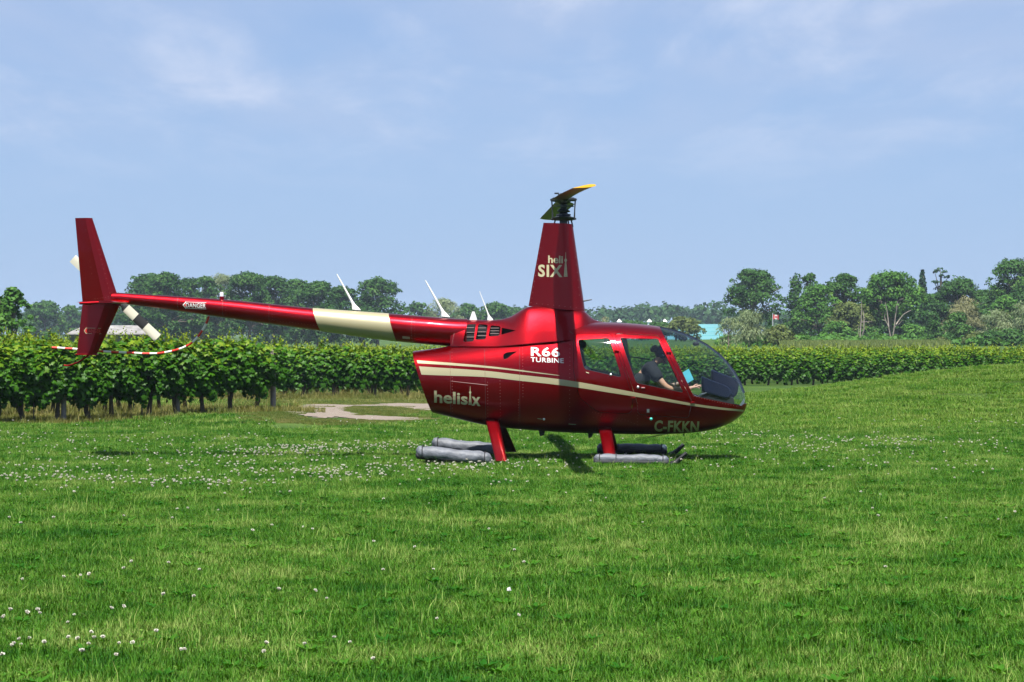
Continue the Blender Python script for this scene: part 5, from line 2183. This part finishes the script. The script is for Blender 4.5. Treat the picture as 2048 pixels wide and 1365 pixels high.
def clover_density(x, y):
    """flowers per square metre"""
    px = 1024 + FOCAL * x / y
    d = .25 + 0 * x
    patch = np.clip(vnoise(x, y, .55, 5) + .15, 0, 1)**1.5 * 1.6
    patch2 = np.clip(vnoise(x, y, 1.5, 9) + .1, 0, 1)
    d = d + 120 * np.exp(-((y - 28.2) / 2.4)**2) * (1 - sstep(-1.8, 1.6, x)) * (.15 + patch) * (.3 + 1.2 * patch2)
    d = d + 26 * np.exp(-((y - 33.5) / 2.6)**2) * (.1 + patch) * (1 - .4 * sstep(3, 8, x))
    d = d + 7 * np.exp(-((y - 30) / 2.0)**2) * sstep(-1, 1, x) * (1 - sstep(6, 9, x)) * (.3 + patch2)
    d = d + 4 * np.exp(-((y - 39) / 3.5)**2) * patch
    d = d + 40 * np.exp(-((y - 13.6) / 1.7)**2) * (1 - sstep(-1.4, .3, x)) * patch2 * (.3 + patch)
    d = d + 1.6 * sstep(11, 12, y) * (1 - sstep(20, 24, y)) * patch2 * patch
    return d


cand_n = 150000
cy_ = rng.uniform(10, 46, cand_n)
cx_ = rng.uniform(-1, 1, cand_n) * (46 * .2175 + 1.5)
ok = np.abs(cx_) < cy_ * .2175 + 1.5
cx_, cy_ = cx_[ok], cy_[ok]
area = 36 * 2 * (46 * .2175 + 1.5)
dens0 = cand_n / area
ok = rng.random(len(cx_)) < clover_density(cx_, cy_) / dens0
ok &= ~((np.abs(cy_ - 31.1) < 1.2) & (cx_ > -.6) & (cx_ < 3) & (rng.random(len(cx_)) < .4))
cx_, cy_ = cx_[ok], cy_[ok]
clo = instancer('clover_flowers', np.stack([cx_, cy_, ground_z(cx_, cy_) - rng.uniform(0, .02, len(cx_))], -1), rng.uniform(0, 6.28, len(cx_)), rng.uniform(.72, 1.12, len(cx_)), cl_meshes, rng.normal(0, .22, (len(cx_), 2)))
tag(clo, 'small white clover flowers scattered through the lawn', kind='stuff')
print('vines', nvines, 'far', len(far_pts), 'turf', len(near_p), len(far_p), 'dry', len(dry_p), 'clover', len(cx_))
m = MB()
g_ = random.Random(5)
m.rings([[(0.014 * c * math.cos(a) + g_.uniform(-.003, .003), .012 * c * math.sin(a) + g_.uniform(-.003, .003), h + g_.uniform(-.003, .003)) for a in np.linspace(0, 2 * math.pi, 9, endpoint=False)] for c, h in ((.5, .045), (1, .05), (.9, .062), (.4, .070))])
o = m.build('paper_scrap', material('white_paper', (0.45, 0.45, 0.45), 0.7), None, 30)
o.location = (-0.02, 15.05, gz(0, 15.05))
tag(o, 'tiny white paper scrap lying in the foreground lawn', 'litter')

# ------------------------------------------------------------------ trees
M_BARK = material('grey_brown_bark', (0.13, 0.105, 0.085), 0.95, var=0.3, vscale=3, bump=0.6, bscale=8)
M_BARK_PALE = material('bleached_dead_wood', (0.19, 0.165, 0.14), 0.9, var=0.25, vscale=3)
_LM = leaf_material


def leaf_material(n_, a_, b_, c_, t_, r_):
    return _LM(n_, *[tuple(v * 1.2 for v in q) for q in (a_, b_, c_)], t_, r_)


LEAFM = {
    'dark': leaf_material('oak_leaves', (0.010, 0.036, 0.008), (0.024, 0.070, 0.013), (0.070, 0.135, 0.026), 0.22, 0.55),
    'mid': leaf_material('maple_leaves', (0.014, 0.048, 0.010), (0.034, 0.090, 0.018), (0.085, 0.155, 0.032), 0.25, 0.55),
    'bright': leaf_material('young_ash_leaves', (0.022, 0.070, 0.012), (0.050, 0.130, 0.020), (0.115, 0.21, 0.040), 0.28, 0.55),
    'olive': leaf_material('scrub_leaves', (0.040, 0.060, 0.016), (0.080, 0.110, 0.030), (0.16, 0.18, 0.060), 0.25, 0.6),
    'willow': leaf_material('silver_willow_leaves', (0.060, 0.095, 0.045), (0.140, 0.180, 0.090), (0.30, 0.33, 0.19), 0.25, 0.6),
    'pale': leaf_material('pale_tan_willow_leaves', (0.085, 0.095, 0.045), (0.18, 0.185, 0.095), (0.32, 0.30, 0.18), 0.25, 0.6),
    'pine': leaf_material('pine_needles', (0.008, 0.024, 0.014), (0.016, 0.045, 0.024), (0.035, 0.075, 0.036), 0.10, 0.6),
    'far': leaf_material('far_wood_leaves', (0.010, 0.032, 0.012), (0.022, 0.058, 0.018), (0.050, 0.10, 0.030), 0.2, 0.6),
}
ELL = {}


def world_at(px, py, D):
    return (px - 1024) / FOCAL * D, EYE - (py - HORIZON) / FOCAL * D


def crown_cards(g, blobs, per_area, leaf, drooping=False, up=.35):
    Ps, Ns, Us, Ss, Ts = [], [], [], [], []
    for (c, r) in blobs:
        c = np.asarray(c)
        r = np.asarray(r, float) * np.ones(3)
        n = int(per_area * (r[0] * r[2] * 4 + r[0] * r[1] * 2))
        n = max(12, n)
        d = unit(g.normal(0, 1, (n, 3)))
        d[:, 2] = np.where(d[:, 2] < -.45, -d[:, 2], d[:, 2])
        k = np.clip(1 - np.abs(g.normal(0, .22, n)), .3, 1.12)
        lump = 1 + .16 * np.sin(d[:, 0] * 5 + c[0]) * np.sin(d[:, 1] * 6 + c[1]) + .14 * np.sin(d[:, 2] * 7 + c[2] * 2 + d[:, 0] * 4)
        P = c + d * r * (k * lump)[:, None]
        N = d + g.normal(0, .45, (n, 3)) + np.array([0, 0, up])
        Ps.append(P)
        Ns.append(N)
        if drooping:
            Us.append(np.stack([g.normal(0, .5, n) + d[:, 0] * .5, g.normal(0, .5, n), -np.ones(n)], -1))
        else:
            Us.append(g.normal(0, 1, (n, 3)))
        Ss.append(leaf * g.uniform(.6, 1.35, n))
        Ts.append(np.clip(g.normal(.42, .15, n) + g.normal(0, .10), 0, 1))
    return [np.concatenate(q) for q in (Ps, Ns, Us, Ss, Ts)]


def tree(px, D, top_py, width_px, label, mat='mid', crown_from=.22, shape='round', seed=None, dens=1.0, leaf=None, nb=None, group='trees around the field', name='tree', base_dy=0.0, dead=False, gaps=0.0):
    seed = seed if seed is not None else int(px * 7 + top_py)
    g = np.random.default_rng(seed)
    x, zt = world_at(px, top_py, D)
    zb = gz(x, D)
    H = zt - zb
    Rw = width_px / 2 / FOCAL * D * (1.32 if shape == 'round' else 1.22)
    root = empty(name, (x, D, zb))
    tag(root, label, 'tree' if name != 'shrub' else 'shrub', group)
    leaf = leaf or max(.17, D / 1500)
    z0 = H * crown_from
    blobs = []
    if shape == 'round':
        nb = int((nb or 24) * 1.9)
        for i in range(nb):
            a = g.uniform(0, 2 * math.pi)
            q = g.random()**.4
            t = g.beta(1.25, 1.0)
            prof = min(1.0, .70 + .9 * t) * math.sqrt(max(0.0, 1 - t**2.8))
            br = Rw * g.uniform(.20, .38)
            rr = max(0, Rw * prof * 1.06 - br * .6) * q
            zc_ = z0 + (H - z0) * t
            zc_ = min(zc_, H - br * .62 - .10 * H * (rr / max(Rw, .1))**2)
            blobs.append(((rr * math.cos(a), rr * math.sin(a), max(zc_, z0 + br * .4)), (br, br, br * g.uniform(.65, .9))))
        blobs.append(((g.normal(0, Rw * .15), 0, H - Rw * .24), (Rw * .3, Rw * .3, Rw * .24)))
        for i in range(26):                          # loose sprays beyond the main mass
            a = g.uniform(0, 2 * math.pi)
            t = g.uniform(.25, 1.0)
            prof = min(1.0, .70 + .9 * t) * math.sqrt(max(0.0, 1 - t**2.8))
            br = Rw * g.uniform(.07, .15)
            rr = Rw * (prof * g.uniform(.9, 1.08) + .05)
            blobs.append(((rr * math.cos(a), rr * math.sin(a), min(z0 + (H - z0) * t, H + .03 * H - .10 * H * (rr / Rw)**2)), (br, br, br * .8)))
    elif shape == 'column':
        nb = nb or 16
        for i in range(nb):
            t = (i + .5) / nb
            a = g.uniform(0, 6.28)
            br = Rw * g.uniform(.45, .7) * (1 - .55 * t**2)
            blobs.append(((Rw * .4 * math.cos(a) * (1 - t * .6), Rw * .4 * math.sin(a), z0 + (H - z0) * t - br * .4), (br, br, br * 1.15)))
    elif shape == 'spruce':
        nb = nb or 20
        for i in range(nb):
            t = i / (nb - 1)
            rr = (Rw * (1 - t)**.7 * g.uniform(.65, 1.15) + Rw * .14)
            k = 5 if t < .8 else 2
            for j in range(k):
                a = 6.28 * j / k + g.uniform(0, 1.2)
                q = rr * .55
                blobs.append(((q * math.cos(a), q * math.sin(a), z0 + (H - z0) * t * .97), (rr * .5, rr * .5, rr * .30 + .22)))
    elif shape == 'pine':
        u = D / FOCAL
        for dx, dyy, wx, wz in ((2, 4, 10, 3.2), (-6, 7, 8, 2.2), (-11, 10, 6, 1.8), (9, 9, 7, 2.2), (3, 17, 9, 3.6), (12, 20, 8, 2.2), (17, 18, 5, 1.6), (-8, 31, 8, 3.4), (-13, 29, 5, 2), (8, 31, 8, 3), (15, 33, 5, 2), (-3, 42, 12, 4), (9, 43, 10, 4), (0, 53, 14, 5)):
            blobs.append(((dx * u, g.uniform(-1, 1) * wx * u, H - dyy * u), (wx * u * .75, wx * u * .7, wz * u)))
    elif shape == 'bush':
        nb = nb or 14
        for i in range(nb):
            a = g.uniform(0, 6.28)
            t = g.beta(1.0, 1.2)
            br = Rw * g.uniform(.28, .45)
            rr = Rw * (1 - t**2 * .75) * g.random()**.5 * .75
            blobs.append(((rr * math.cos(a), rr * math.sin(a) * .8, min(H * (.12 + .8 * t), H - br * .5)), (br, br, br * .75)))
    P, N, U, S, T = crown_cards(g, blobs, dens * 2.1 / (leaf * leaf) * .55, leaf, shape == 'bush' and mat in ('willow', 'pale'))
    if gaps > 0:
        keepm = (vnoise(P[:, 0] + P[:, 1], P[:, 2], .9, seed % 7) > -1 + gaps * 2)
        P, N, U, S, T = [q[keepm] for q in (P, N, U, S, T)]
    if mat in ('willow', 'pale'):
        V_, F = scatter_cards(P, N, U, S * .85, [(-.22, 0, 0), (.22, 0, 0), (.14, 1.3, -.2), (-.06, 1.7, -.4)], CARD_F)
    else:
        V_, F = scatter_cards(P, N, U, S, CARD_T, CARD_F)
    me = mesh_from_arrays('crown', V_, F, {'tint': np.repeat(T, 4)})
    cr_ = link('crown', me, LEAFM[mat], root)
    m = MB()
    tr_r = max(.06, H * .022)
    topb = H * (.80 if shape in ('round', 'bush') else .97)
    pts = [Vector((g.normal(0, .02) * H * t, g.normal(0, .02) * H * t, -.3 + (topb + .3) * t)) for t in (0, .15, .35, .6, .85, 1)]
    m.tube(pts, [tr_r * k for k in (1.5, 1.05, .9, .65, .35, .15)], 8)
    if shape in ('round', 'bush', 'pine'):
        for (c, r) in blobs[::2]:
            c = Vector(c)
            s = pts[2] if c.z < H * .6 else pts[3]
            mid = s.lerp(c, .5) + Vector((0, 0, .05 * H))
            m.tube([s, mid, c], [tr_r * .5, tr_r * .32, tr_r * .12], 5)
    link('trunk', smooth(m.mesh('trunk'), 60), M_BARK_PALE if dead else M_BARK, root)
    return root


def bare_tree(px, D, top_py, label, trunks_px, seed=1, parent_mat=None):
    g = random.Random(seed)
    x, zt = world_at(px, top_py, D)
    zb = gz(x, D)
    root = empty('dead_tree', (x, D, zb))
    tag(root, label, 'tree', 'bare trees in the right-hand wood')
    k = D / FOCAL
    for path in trunks_px:
        m = MB()
        pts = []
        for j, (qx, qy) in enumerate(path):
            pts.append(Vector(((qx - px) * k, g.uniform(-.3, .3), EYE - (qy - HORIZON) * k - zb)))
        n = len(pts)
        m.tube(pts, [max(.03, .09 * (1 - .72 * i / (n - 1))) * (1.0 if len(path) > 3 else .6) for i in range(n)], 7)
        m.build('limb', M_BARK_PALE, root, 60)
    return root


# left of the fin
tree(22, 120, 578, 70, 'tall light green tree at the far left edge of the picture', 'bright', .02, 'round', 5, nb=26)
tree(-14, 118, 592, 60, 'leafy tree cut by the far left edge of the picture', 'bright', .02, 'round', 15, nb=20)
tree(96, 110, 641, 60, 'low dark shrub between the left vines and the distant trees', 'mid', 0, 'bush', 6, name='shrub', group='shrubs beyond the vines')
tree(60, 112, 648, 50, 'small shrub beside the tall tree at the left edge', 'mid', 0, 'bush', 16, name='shrub', group='shrubs beyond the vines')
tree(92, 520, 603, 66, 'hazy round tree left of the tail fin', 'mid', .08, 'round', 7)
tree(142, 560, 613, 44, 'hazy smaller tree just left of the tail fin', 'mid', .08, 'round', 8)
tree(66, 540, 612, 40, 'hazy tree low behind the left shrubs', 'mid', .05, 'round', 9)
# big grove behind the tail boom
for (a, t, w_, lb, s_, mt) in ((288, 550, 92, 'leftmost dark tree of the grove behind the tail boom', 21, 'dark'), (330, 549, 86, 'second dark tree of the grove behind the tail boom', 22, 'dark'),
                          (372, 560, 84, 'third tree of the grove, above the danger placard', 23, 'dark'), (408, 556, 76, 'fourth tree of the grove, left of the boom beacon', 33, 'mid'), (442, 551, 84, 'greyish tree of the grove right above the boom beacon', 24, 'willow'),
                          (498, 547, 92, 'tallest dark tree of the grove right of the boom beacon', 25, 'dark'), (548, 556, 80, 'dark tree in the right half of the grove', 26, 'dark'),
                          (592, 562, 84, 'grey green tree near the right end of the grove', 27, 'mid'), (636, 566, 82, 'tree of the grove left of the first whip antenna', 28, 'dark'), (684, 573, 70, 'rightmost low tree of the grove behind the first whip antenna', 29, 'dark')):
    tree(a, 355 + (s_ * 13) % 40, t, w_, lb, mt, .03, 'round', s_, dens=1.05, nb=28, group='grove behind the tail boom')
tree(755, 380, 560, 92, 'lone round tree just right of the first whip antenna', 'dark', .03, 'round', 31, nb=28)
tree(728, 386, 592, 50, 'low tree at the left foot of the lone round tree', 'mid', .03, 'round', 32)
for (a, t, w_, lb, s_, mt, dd) in ((836, 607, 56, 'low hazy tree left of the second whip antenna', 41, 'mid', 520), (886, 600, 66, 'pale green tree behind the second whip antenna', 42, 'willow', 470), (935, 610, 56, 'low tree between the second and third antennas', 43, 'mid', 520), (988, 608, 66, 'rounded tree behind the thin third antenna', 44, 'mid', 480), (1030, 616, 50, 'low tree just left of the mast base', 45, 'mid', 560)):
    tree(a, dd, t, w_, lb, mt, .02, 'round', s_, group='low trees behind the antennas')
tree(1210, 300, 629, 36, 'small whitish tree just right of the mast base', 'pale', .02, 'bush', 51, name='shrub', group='shrubs beyond the vines')
tree(1368, 330, 636, 62, 'grey green tree in front of the teal barn roof', 'olive', .02, 'round', 52)
tree(1318, 345, 645, 50, 'low green tree before the left part of the teal roof', 'mid', .02, 'round', 53)
tree(1268, 350, 643, 60, 'low green tree before the barn behind the cabin roof', 'mid', .02, 'round', 54)
# right-hand wood
tree(1504, 300, 541, 94, 'tall leafy tree standing alone above the silver willows', 'mid', .22, 'round', 61, nb=26, gaps=.10)
tree(1498, 205, 624, 86, 'big silver willow bush right of the helicopter nose', 'willow', 0, 'bush', 62, name='shrub', group='silver willows', nb=22)
tree(1457, 200, 634, 58, 'smaller silver willow bush closest to the helicopter nose', 'willow', 0, 'bush', 63, name='shrub', group='silver willows')
tree(1556, 215, 650, 70, 'olive thicket right of the big silver willow', 'olive', 0, 'bush', 64, name='shrub', group='shrubs beyond the vines')
tree(1540, 262, 632, 20, 'dark narrow shrub left of the red and white flag', 'dark', 0, 'column', 65, name='shrub', group='shrubs beyond the vines')
tree(1590, 285, 550, 50, 'tall slender tree at the left of the right-hand wood', 'mid', .06, 'column', 66, gaps=.16, nb=20)
tree(1620, 285, 547, 40, 'slender tree with a loose top in the right-hand wood', 'mid', .3, 'round', 67, gaps=.2)
tree(1638, 275, 572, 78, 'broad green tree between the slender trees', 'bright', .08, 'round', 68)
tree(1688, 280, 551, 72, 'tall tree with two loose tops in the right-hand wood', 'mid', .25, 'round', 69, gaps=.14, nb=24)
tree(1700, 270, 606, 74, 'dull olive tree low in the right-hand wood', 'olive', .03, 'round', 70)
tree(1672, 255, 636, 60, 'bright shrub in front of the right-hand wood', 'bright', 0, 'bush', 71, name='shrub', group='shrubs beyond the vines')
tree(1780, 275, 547, 104, 'large spreading tree with pale bare limbs beneath', 'bright', .36, 'round', 72, nb=30, gaps=.05)
tree(1772, 290, 588, 120, 'dark tree standing behind the pale bare limbs', 'dark', .02, 'round', 73)
tree(1735, 268, 655, 60, 'leafy green shrub left of the pale bare limbs', 'bright', 0, 'bush', 74, name='shrub', group='shrubs beyond the vines')
tree(1825, 262, 648, 66, 'light green shrub right of the pale bare limbs', 'bright', 0, 'bush', 75, name='shrub', group='shrubs beyond the vines')
tree(1845, 310, 541, 26, 'dark narrow spruce rising above the wood', 'pine', .35, 'spruce', 76, leaf=.3)
tree(1880, 315, 535, 44, 'dark layered pine with a flat open top', 'pine', .42, 'pine', 77, leaf=.3)
tree(1865, 300, 590, 76, 'green tree at the foot of the layered pine', 'mid', .02, 'round', 78)
tree(1922, 298, 561, 92, 'broad green tree right of the layered pine', 'mid', .03, 'round', 79, nb=28)
tree(1965, 300, 582, 70, 'lower green tree sloping down to the right', 'mid', .03, 'round', 80)
tree(2035, 290, 520, 110, 'tall dense tree at the right edge of the picture', 'mid', .03, 'round', 81, nb=34)
tree(2075, 285, 560, 100, 'dense tree cut by the right edge of the picture', 'dark', .03, 'round', 82)
tree(2010, 262, 593, 56, 'deep green round tree below the tall right-edge tree', 'bright', .02, 'round', 83)
tree(1932, 250, 598, 92, 'pale tan willow in the right-hand wood', 'pale', 0, 'bush', 84, name='shrub', group='pale willows', nb=20)
tree(1992, 245, 614, 78, 'silver willow bush low at the right', 'willow', 0, 'bush', 85, name='shrub', group='pale willows', nb=20)
tree(2042, 240, 606, 70, 'silver willow bush at the right edge', 'willow', 0, 'bush', 86, name='shrub', group='pale willows', nb=20)
tree(1868, 235, 627, 40, 'dark upright green shrub in front of the pale willow', 'mid', 0, 'column', 87, name='shrub', group='shrubs beyond the vines')
tree(1917, 232, 626, 70, 'full green bush in front of the pale willow', 'mid', 0, 'bush', 88, name='shrub', group='shrubs beyond the vines', nb=18)
tree(2010, 222, 664, 100, 'low green bush row at the right edge', 'mid', 0, 'bush', 89, name='shrub', group='shrubs beyond the vines', nb=20)
tree(1950, 224, 668, 66, 'low olive bush at the right behind the vines', 'olive', 0, 'bush', 90, name='shrub', group='shrubs beyond the vines')
tree(1880, 226, 676, 34, 'small olive bush under the full green bush', 'olive', 0, 'bush', 91, name='shrub', group='shrubs beyond the vines')
bare_tree(1786, 266, 600, 'bleached bare forked trunk under the spreading tree', [
    [(1785, 692), (1786, 672), (1789, 650), (1791, 632), (1795, 615), (1800, 606)], [(1791, 650), (1798, 642), (1806, 630), (1815, 624), (1823, 621)], [(1789, 655), (1797, 650), (1806, 640)], [(1793, 625), (1792, 614), (1796, 603)]], 3)
bare_tree(1779, 268, 600, 'second bleached trunk leaning left under the spreading tree', [
    [(1782, 688), (1780, 672), (1777, 655), (1771, 642), (1764, 640)], [(1777, 655), (1777, 640), (1774, 620), (1771, 605)], [(1771, 644), (1769, 632), (1770, 626)]], 4)
bare_tree(1723, 264, 610, 'grey bare thin trunks at the middle of the wood', [
    [(1720, 690), (1721, 665), (1723, 640), (1724, 615), (1723, 600)], [(1723, 680), (1727, 660), (1728, 640), (1727, 622)], [(1723, 645), (1731, 644), (1744, 644)], [(1718, 690), (1716, 670), (1718, 650)]], 5)

# far woods closing the horizon
g = np.random.default_rng(99)
blobs = []
for i in range(1500):
    x = g.uniform(-330, 330)
    D = g.uniform(690, 900)
    px = 1024 + FOCAL * x / D
    hh = 8.6 + 1.5 * math.sin(x * .035) + 1.0 * math.sin(x * .11 + 2) + g.normal(0, .6)
    if px < 260:
        hh *= .9
    r = g.uniform(2.6, 5.0)
    zz = g.uniform(1.0, hh - r * .6) if g.random() < .35 else hh - r * .62
    blobs.append(((x, D, -0.6 + zz), (r, r, r * .75)))
P, N, U, S, T = crown_cards(g, blobs, .62, 1.05)
V_, F = scatter_cards(P, N, U, S, CARD_T, CARD_F)
tag(link('distant_woods', mesh_from_arrays('distant_woods', V_, F, {'tint': np.repeat(T, 4)}), LEAFM['far']), 'hazy band of distant woods along the horizon', kind='stuff')
# undergrowth and meadow strip before the right-hand wood
g = np.random.default_rng(77)
blobs = []
for i in range(230):
    px = g.uniform(1440, 2120)
    D = g.uniform(215, 300)
    x = (px - 1024) / FOCAL * D
    r = g.uniform(.5, 1.15)
    blobs.append(((x, D, gz(x, D) + r * .3), (r * 1.2, r, r * .7)))
P, N, U, S, T = crown_cards(g, blobs, 9, .30)
V_, F = scatter_cards(P, N, U, S, CARD_T, CARD_F)
tag(link('undergrowth', mesh_from_arrays('undergrowth', V_, F, {'tint': np.repeat(T, 4)}), LEAFM['bright']), 'low tangled undergrowth at the foot of the right-hand wood', kind='stuff')
n = 9000
mx_ = g.uniform(1560, 1900, n)
mD = g.uniform(180, 235, n)
xx = (mx_ - 1024) / FOCAL * mD
P = np.stack([xx, mD, ground_z(xx, mD) + .25], -1)
N = np.stack([g.normal(0, .4, n), -np.ones(n), g.normal(.4, .3, n)], -1)
U = np.stack([g.normal(0, .3, n), g.normal(0, .3, n), np.ones(n)], -1)
V_, F = scatter_cards(P, N, U, g.uniform(.2, .45, n), [(-.12, -.5, 0), (.12, -.5, 0), (.08, .6, .1), (-.05, 1.0, .2)], CARD_F)
tag(link('meadow_grass', mesh_from_arrays('meadow_grass', V_, F, {'tint': np.repeat(np.clip(g.normal(.4, .2, n), 0, 1), 4)}), LEAFM['olive']), 'tall pale meadow grass between vines and wood', kind='stuff')

# ------------------------------------------------------------------ buildings and flag
M_TEAL = material('teal_metal_roofing', (0.075, 0.205, 0.225), 0.5, var=0.08, vscale=.4, space='Object')
M_BARNW = material('dark_barn_boards', (0.06, 0.055, 0.06), 0.8, var=.25, vscale=2)
D = 420.0
x0, z_r = world_at(1226, 648.5, D)
x1, _ = world_at(1447, 648.5, D)
_, z_e = world_at(1400, 677, D)
zb = gz((x0 + x1) / 2, D)
barn = empty('barn', ((x0 + x1) / 2, D, zb))
tag(barn, 'long barn with teal metal roof and white cupolas behind the helicopter nose', 'barn')
hl = (x1 - x0) / 2
eh, rh = z_e - zb, z_r - zb
dp = 5.0
m = MB()
m.box((0, dp, eh / 2), (hl * 2 - .6, dp * 2 - .6, eh))
m.add([(-hl + .3, .3, eh), (-hl + .3, 2 * dp - .3, eh), (-hl + .3, dp, rh - .15), (hl - .3, .3, eh), (hl - .3, 2 * dp - .3, eh), (hl - .3, dp, rh - .15)], [(0, 1, 2), (3, 5, 4)])
m.build('wall', M_BARNW, barn)
for sg in (-1, 1):
    m = MB()
    y_e = dp + sg * (dp + .4)
    slope = (rh - eh) / dp
    m.add([(-hl, y_e, eh - .4 * slope), (hl, y_e, eh - .4 * slope), (hl, dp, rh), (-hl, dp, rh), (-hl, y_e, eh - .4 * slope - .12), (hl, y_e, eh - .4 * slope - .12), (hl, dp, rh - .12), (-hl, dp, rh - .12)], [(0, 1, 2, 3), (7, 6, 5, 4), (0, 4, 5, 1), (1, 5, 6, 2), (3, 2, 6, 7), (0, 3, 7, 4)])
    rf = m.build('roof', M_TEAL, barn)
    m = MB()
    for k in range(1, 4):
        t = k / 4
        m.box((0, y_e + (dp - y_e) * t, eh - .4 * slope + (rh - eh + .4 * slope) * t + .02), (hl * 2, .10, .05))
    m.build('roof_seams', material('roof_seam', (0.10, 0.42, 0.46), 0.6), rf)
for k, px in enumerate((1241, 1302, 1333)):
    cx = (px - 1024) / FOCAL * D - (x0 + x1) / 2
    cp = MB()
    cp.box((cx, dp, rh + .05), (.6, .6, .7))
    co = cp.build('cupola', M_WHITE, barn)
    cp = MB()
    cp.add([(cx - .48, dp - .48, rh + .4), (cx + .48, dp - .48, rh + .4), (cx + .48, dp + .48, rh + .4), (cx - .48, dp + .48, rh + .4), (cx, dp, rh + .95)], [(0, 1, 4), (1, 2, 4), (2, 3, 4), (3, 0, 4), (3, 2, 1, 0)])
    cp.build('cupola_roof', M_WHITE, co)
for k in range(9):
    m = MB()
    xx_ = -hl + 2 + k * (2 * hl - 4) / 8
    m.box((xx_, .30 - .05, eh * .45), (.14, .12, eh * .9))
    m.build('wall_post', M_BARK_PALE, barn)
# pale shed on the left
D = 190.0
xa, zr = world_at(132, 651, D)
xb, ze = world_at(306, 666, D)
zb = gz((xa + xb) / 2, D)
shed = empty('shed', ((xa + xb) / 2, D, zb))
tag(shed, 'low farm shed with pale weathered roof behind the tail fin', 'shed')
hl = (xb - xa) / 2
eh, rh = ze - zb, zr - zb
m = MB()
m.box((0, 2.2, eh / 2), (2 * hl - .4, 4, eh))
m.build('wall', material('dark_shed_wall', (0.10, 0.11, 0.10), 0.9), shed)
M_SHED = material('weathered_pale_roof', (0.19, 0.185, 0.18), 0.8, var=.35, vscale=1.6)
for sg in (-1, 1):
    m = MB()
    ye = 2.2 + sg * 2.4
    m.add([(-hl, ye, eh - .08), (hl, ye, eh - .08), (hl - .5, 2.2, rh), (-hl + 1.1, 2.2, rh), (-hl, ye, eh - .16), (hl, ye, eh - .16), (hl - .5, 2.2, rh - .08), (-hl + 1.1, 2.2, rh - .08)], [(0, 1, 2, 3), (7, 6, 5, 4), (0, 4, 5, 1), (1, 5, 6, 2), (3, 2, 6, 7), (0, 3, 7, 4)])
    m.build('roof', M_SHED, shed)
# Canadian flag on a pole
D = 260.0
fx, fz = world_at(1545.5, 629.5, D)
zb = gz(fx, D)
flag = empty('flag', (fx, D, zb))
tag(flag, 'red and white maple leaf flag on a pole before the wood', 'flag')
m = MB()
m.lathe((0, 0, 0), [(.05, -.2), (.045, fz - zb), (.03, fz - zb + .15), (0, fz - zb + .17)], 8)
m.build('pole', material('pale_pole', (0.5, 0.5, 0.5), 0.4, .5), flag, 40)
fwid, fhei = 11.0 / FOCAL * D, 9.0 / FOCAL * D
MF_R = material('flag_red', (0.42, 0.012, 0.02), 0.7)
MF_W = material('flag_white', (0.50, 0.50, 0.50), 0.7)


def cloth(u0, u1, v0, v1, mat_, nm, lift=0.0):
    m = MB()
    n_ = 8
    vs, fs = [], []
    for i in range(n_ + 1):
        for j in range(5):
            u = u0 + (u1 - u0) * i / n_
            v = v0 + (v1 - v0) * j / 4
            vs.append((.05 + fwid * u, .07 * math.sin(u * 7 + v) - lift, fz - zb - fhei * v - .10 * u * fwid))
    for i in range(n_):
        for j in range(4):
            a = i * 5 + j
            fs.append((a, a + 1, a + 6, a + 5))
    m.add(vs, fs)
    return m.build(nm, mat_, flag, 60)


cloth(0, .27, 0, 1, MF_R, 'red_band')
cloth(.27, .73, 0, 1, MF_W, 'white_band')
cloth(.73, 1, 0, 1, MF_R, 'red_band')
m = MB()
lf_ = [(0, .40), (.07, .26), (.16, .30), (.13, .10), (.24, .20), (.27, .14), (.38, .16), (.34, .04), (.40, .0), (.22, -.16), (.24, -.24), (.02, -.20), (.02, -.40)]
lf_ = lf_ + [(-x_, y_) for x_, y_ in lf_[::-1] if abs(x_) > 0]
m.add([(.05 + fwid * (.5 + x_ * .46), .07 * math.sin((.5 + x_ * .46) * 7 + .5) - .02, fz - zb - fhei * (.5 - y_) - .10 * .5 * fwid) for x_, y_ in lf_], [tuple(range(len(lf_)))])
m.build('maple_leaf', MF_R, flag)

# ------------------------------------------------------------------ hazy summer air
hz_mat = bpy.data.materials.new('summer_haze')
hz_mat.use_nodes = True
nt = hz_mat.node_tree
nt.nodes.remove(nt.nodes['Principled BSDF'])
pv = nt.nodes.new('ShaderNodeVolumePrincipled')
pv.inputs['Color'].default_value = (0.64, 0.80, 1.0, 1)
pv.inputs['Density'].default_value = 0.00016
pv.inputs['Anisotropy'].default_value = 0.0
nt.links.new(pv.outputs[0], nt.nodes['Material Output'].inputs['Volume'])
m = MB()
m.box((0, 1300, 8.25), (5100, 3500, 22.5))
hz_o = m.build('haze', hz_mat)
tag(hz_o, 'thin blue summer haze over the field and woods', kind='stuff')
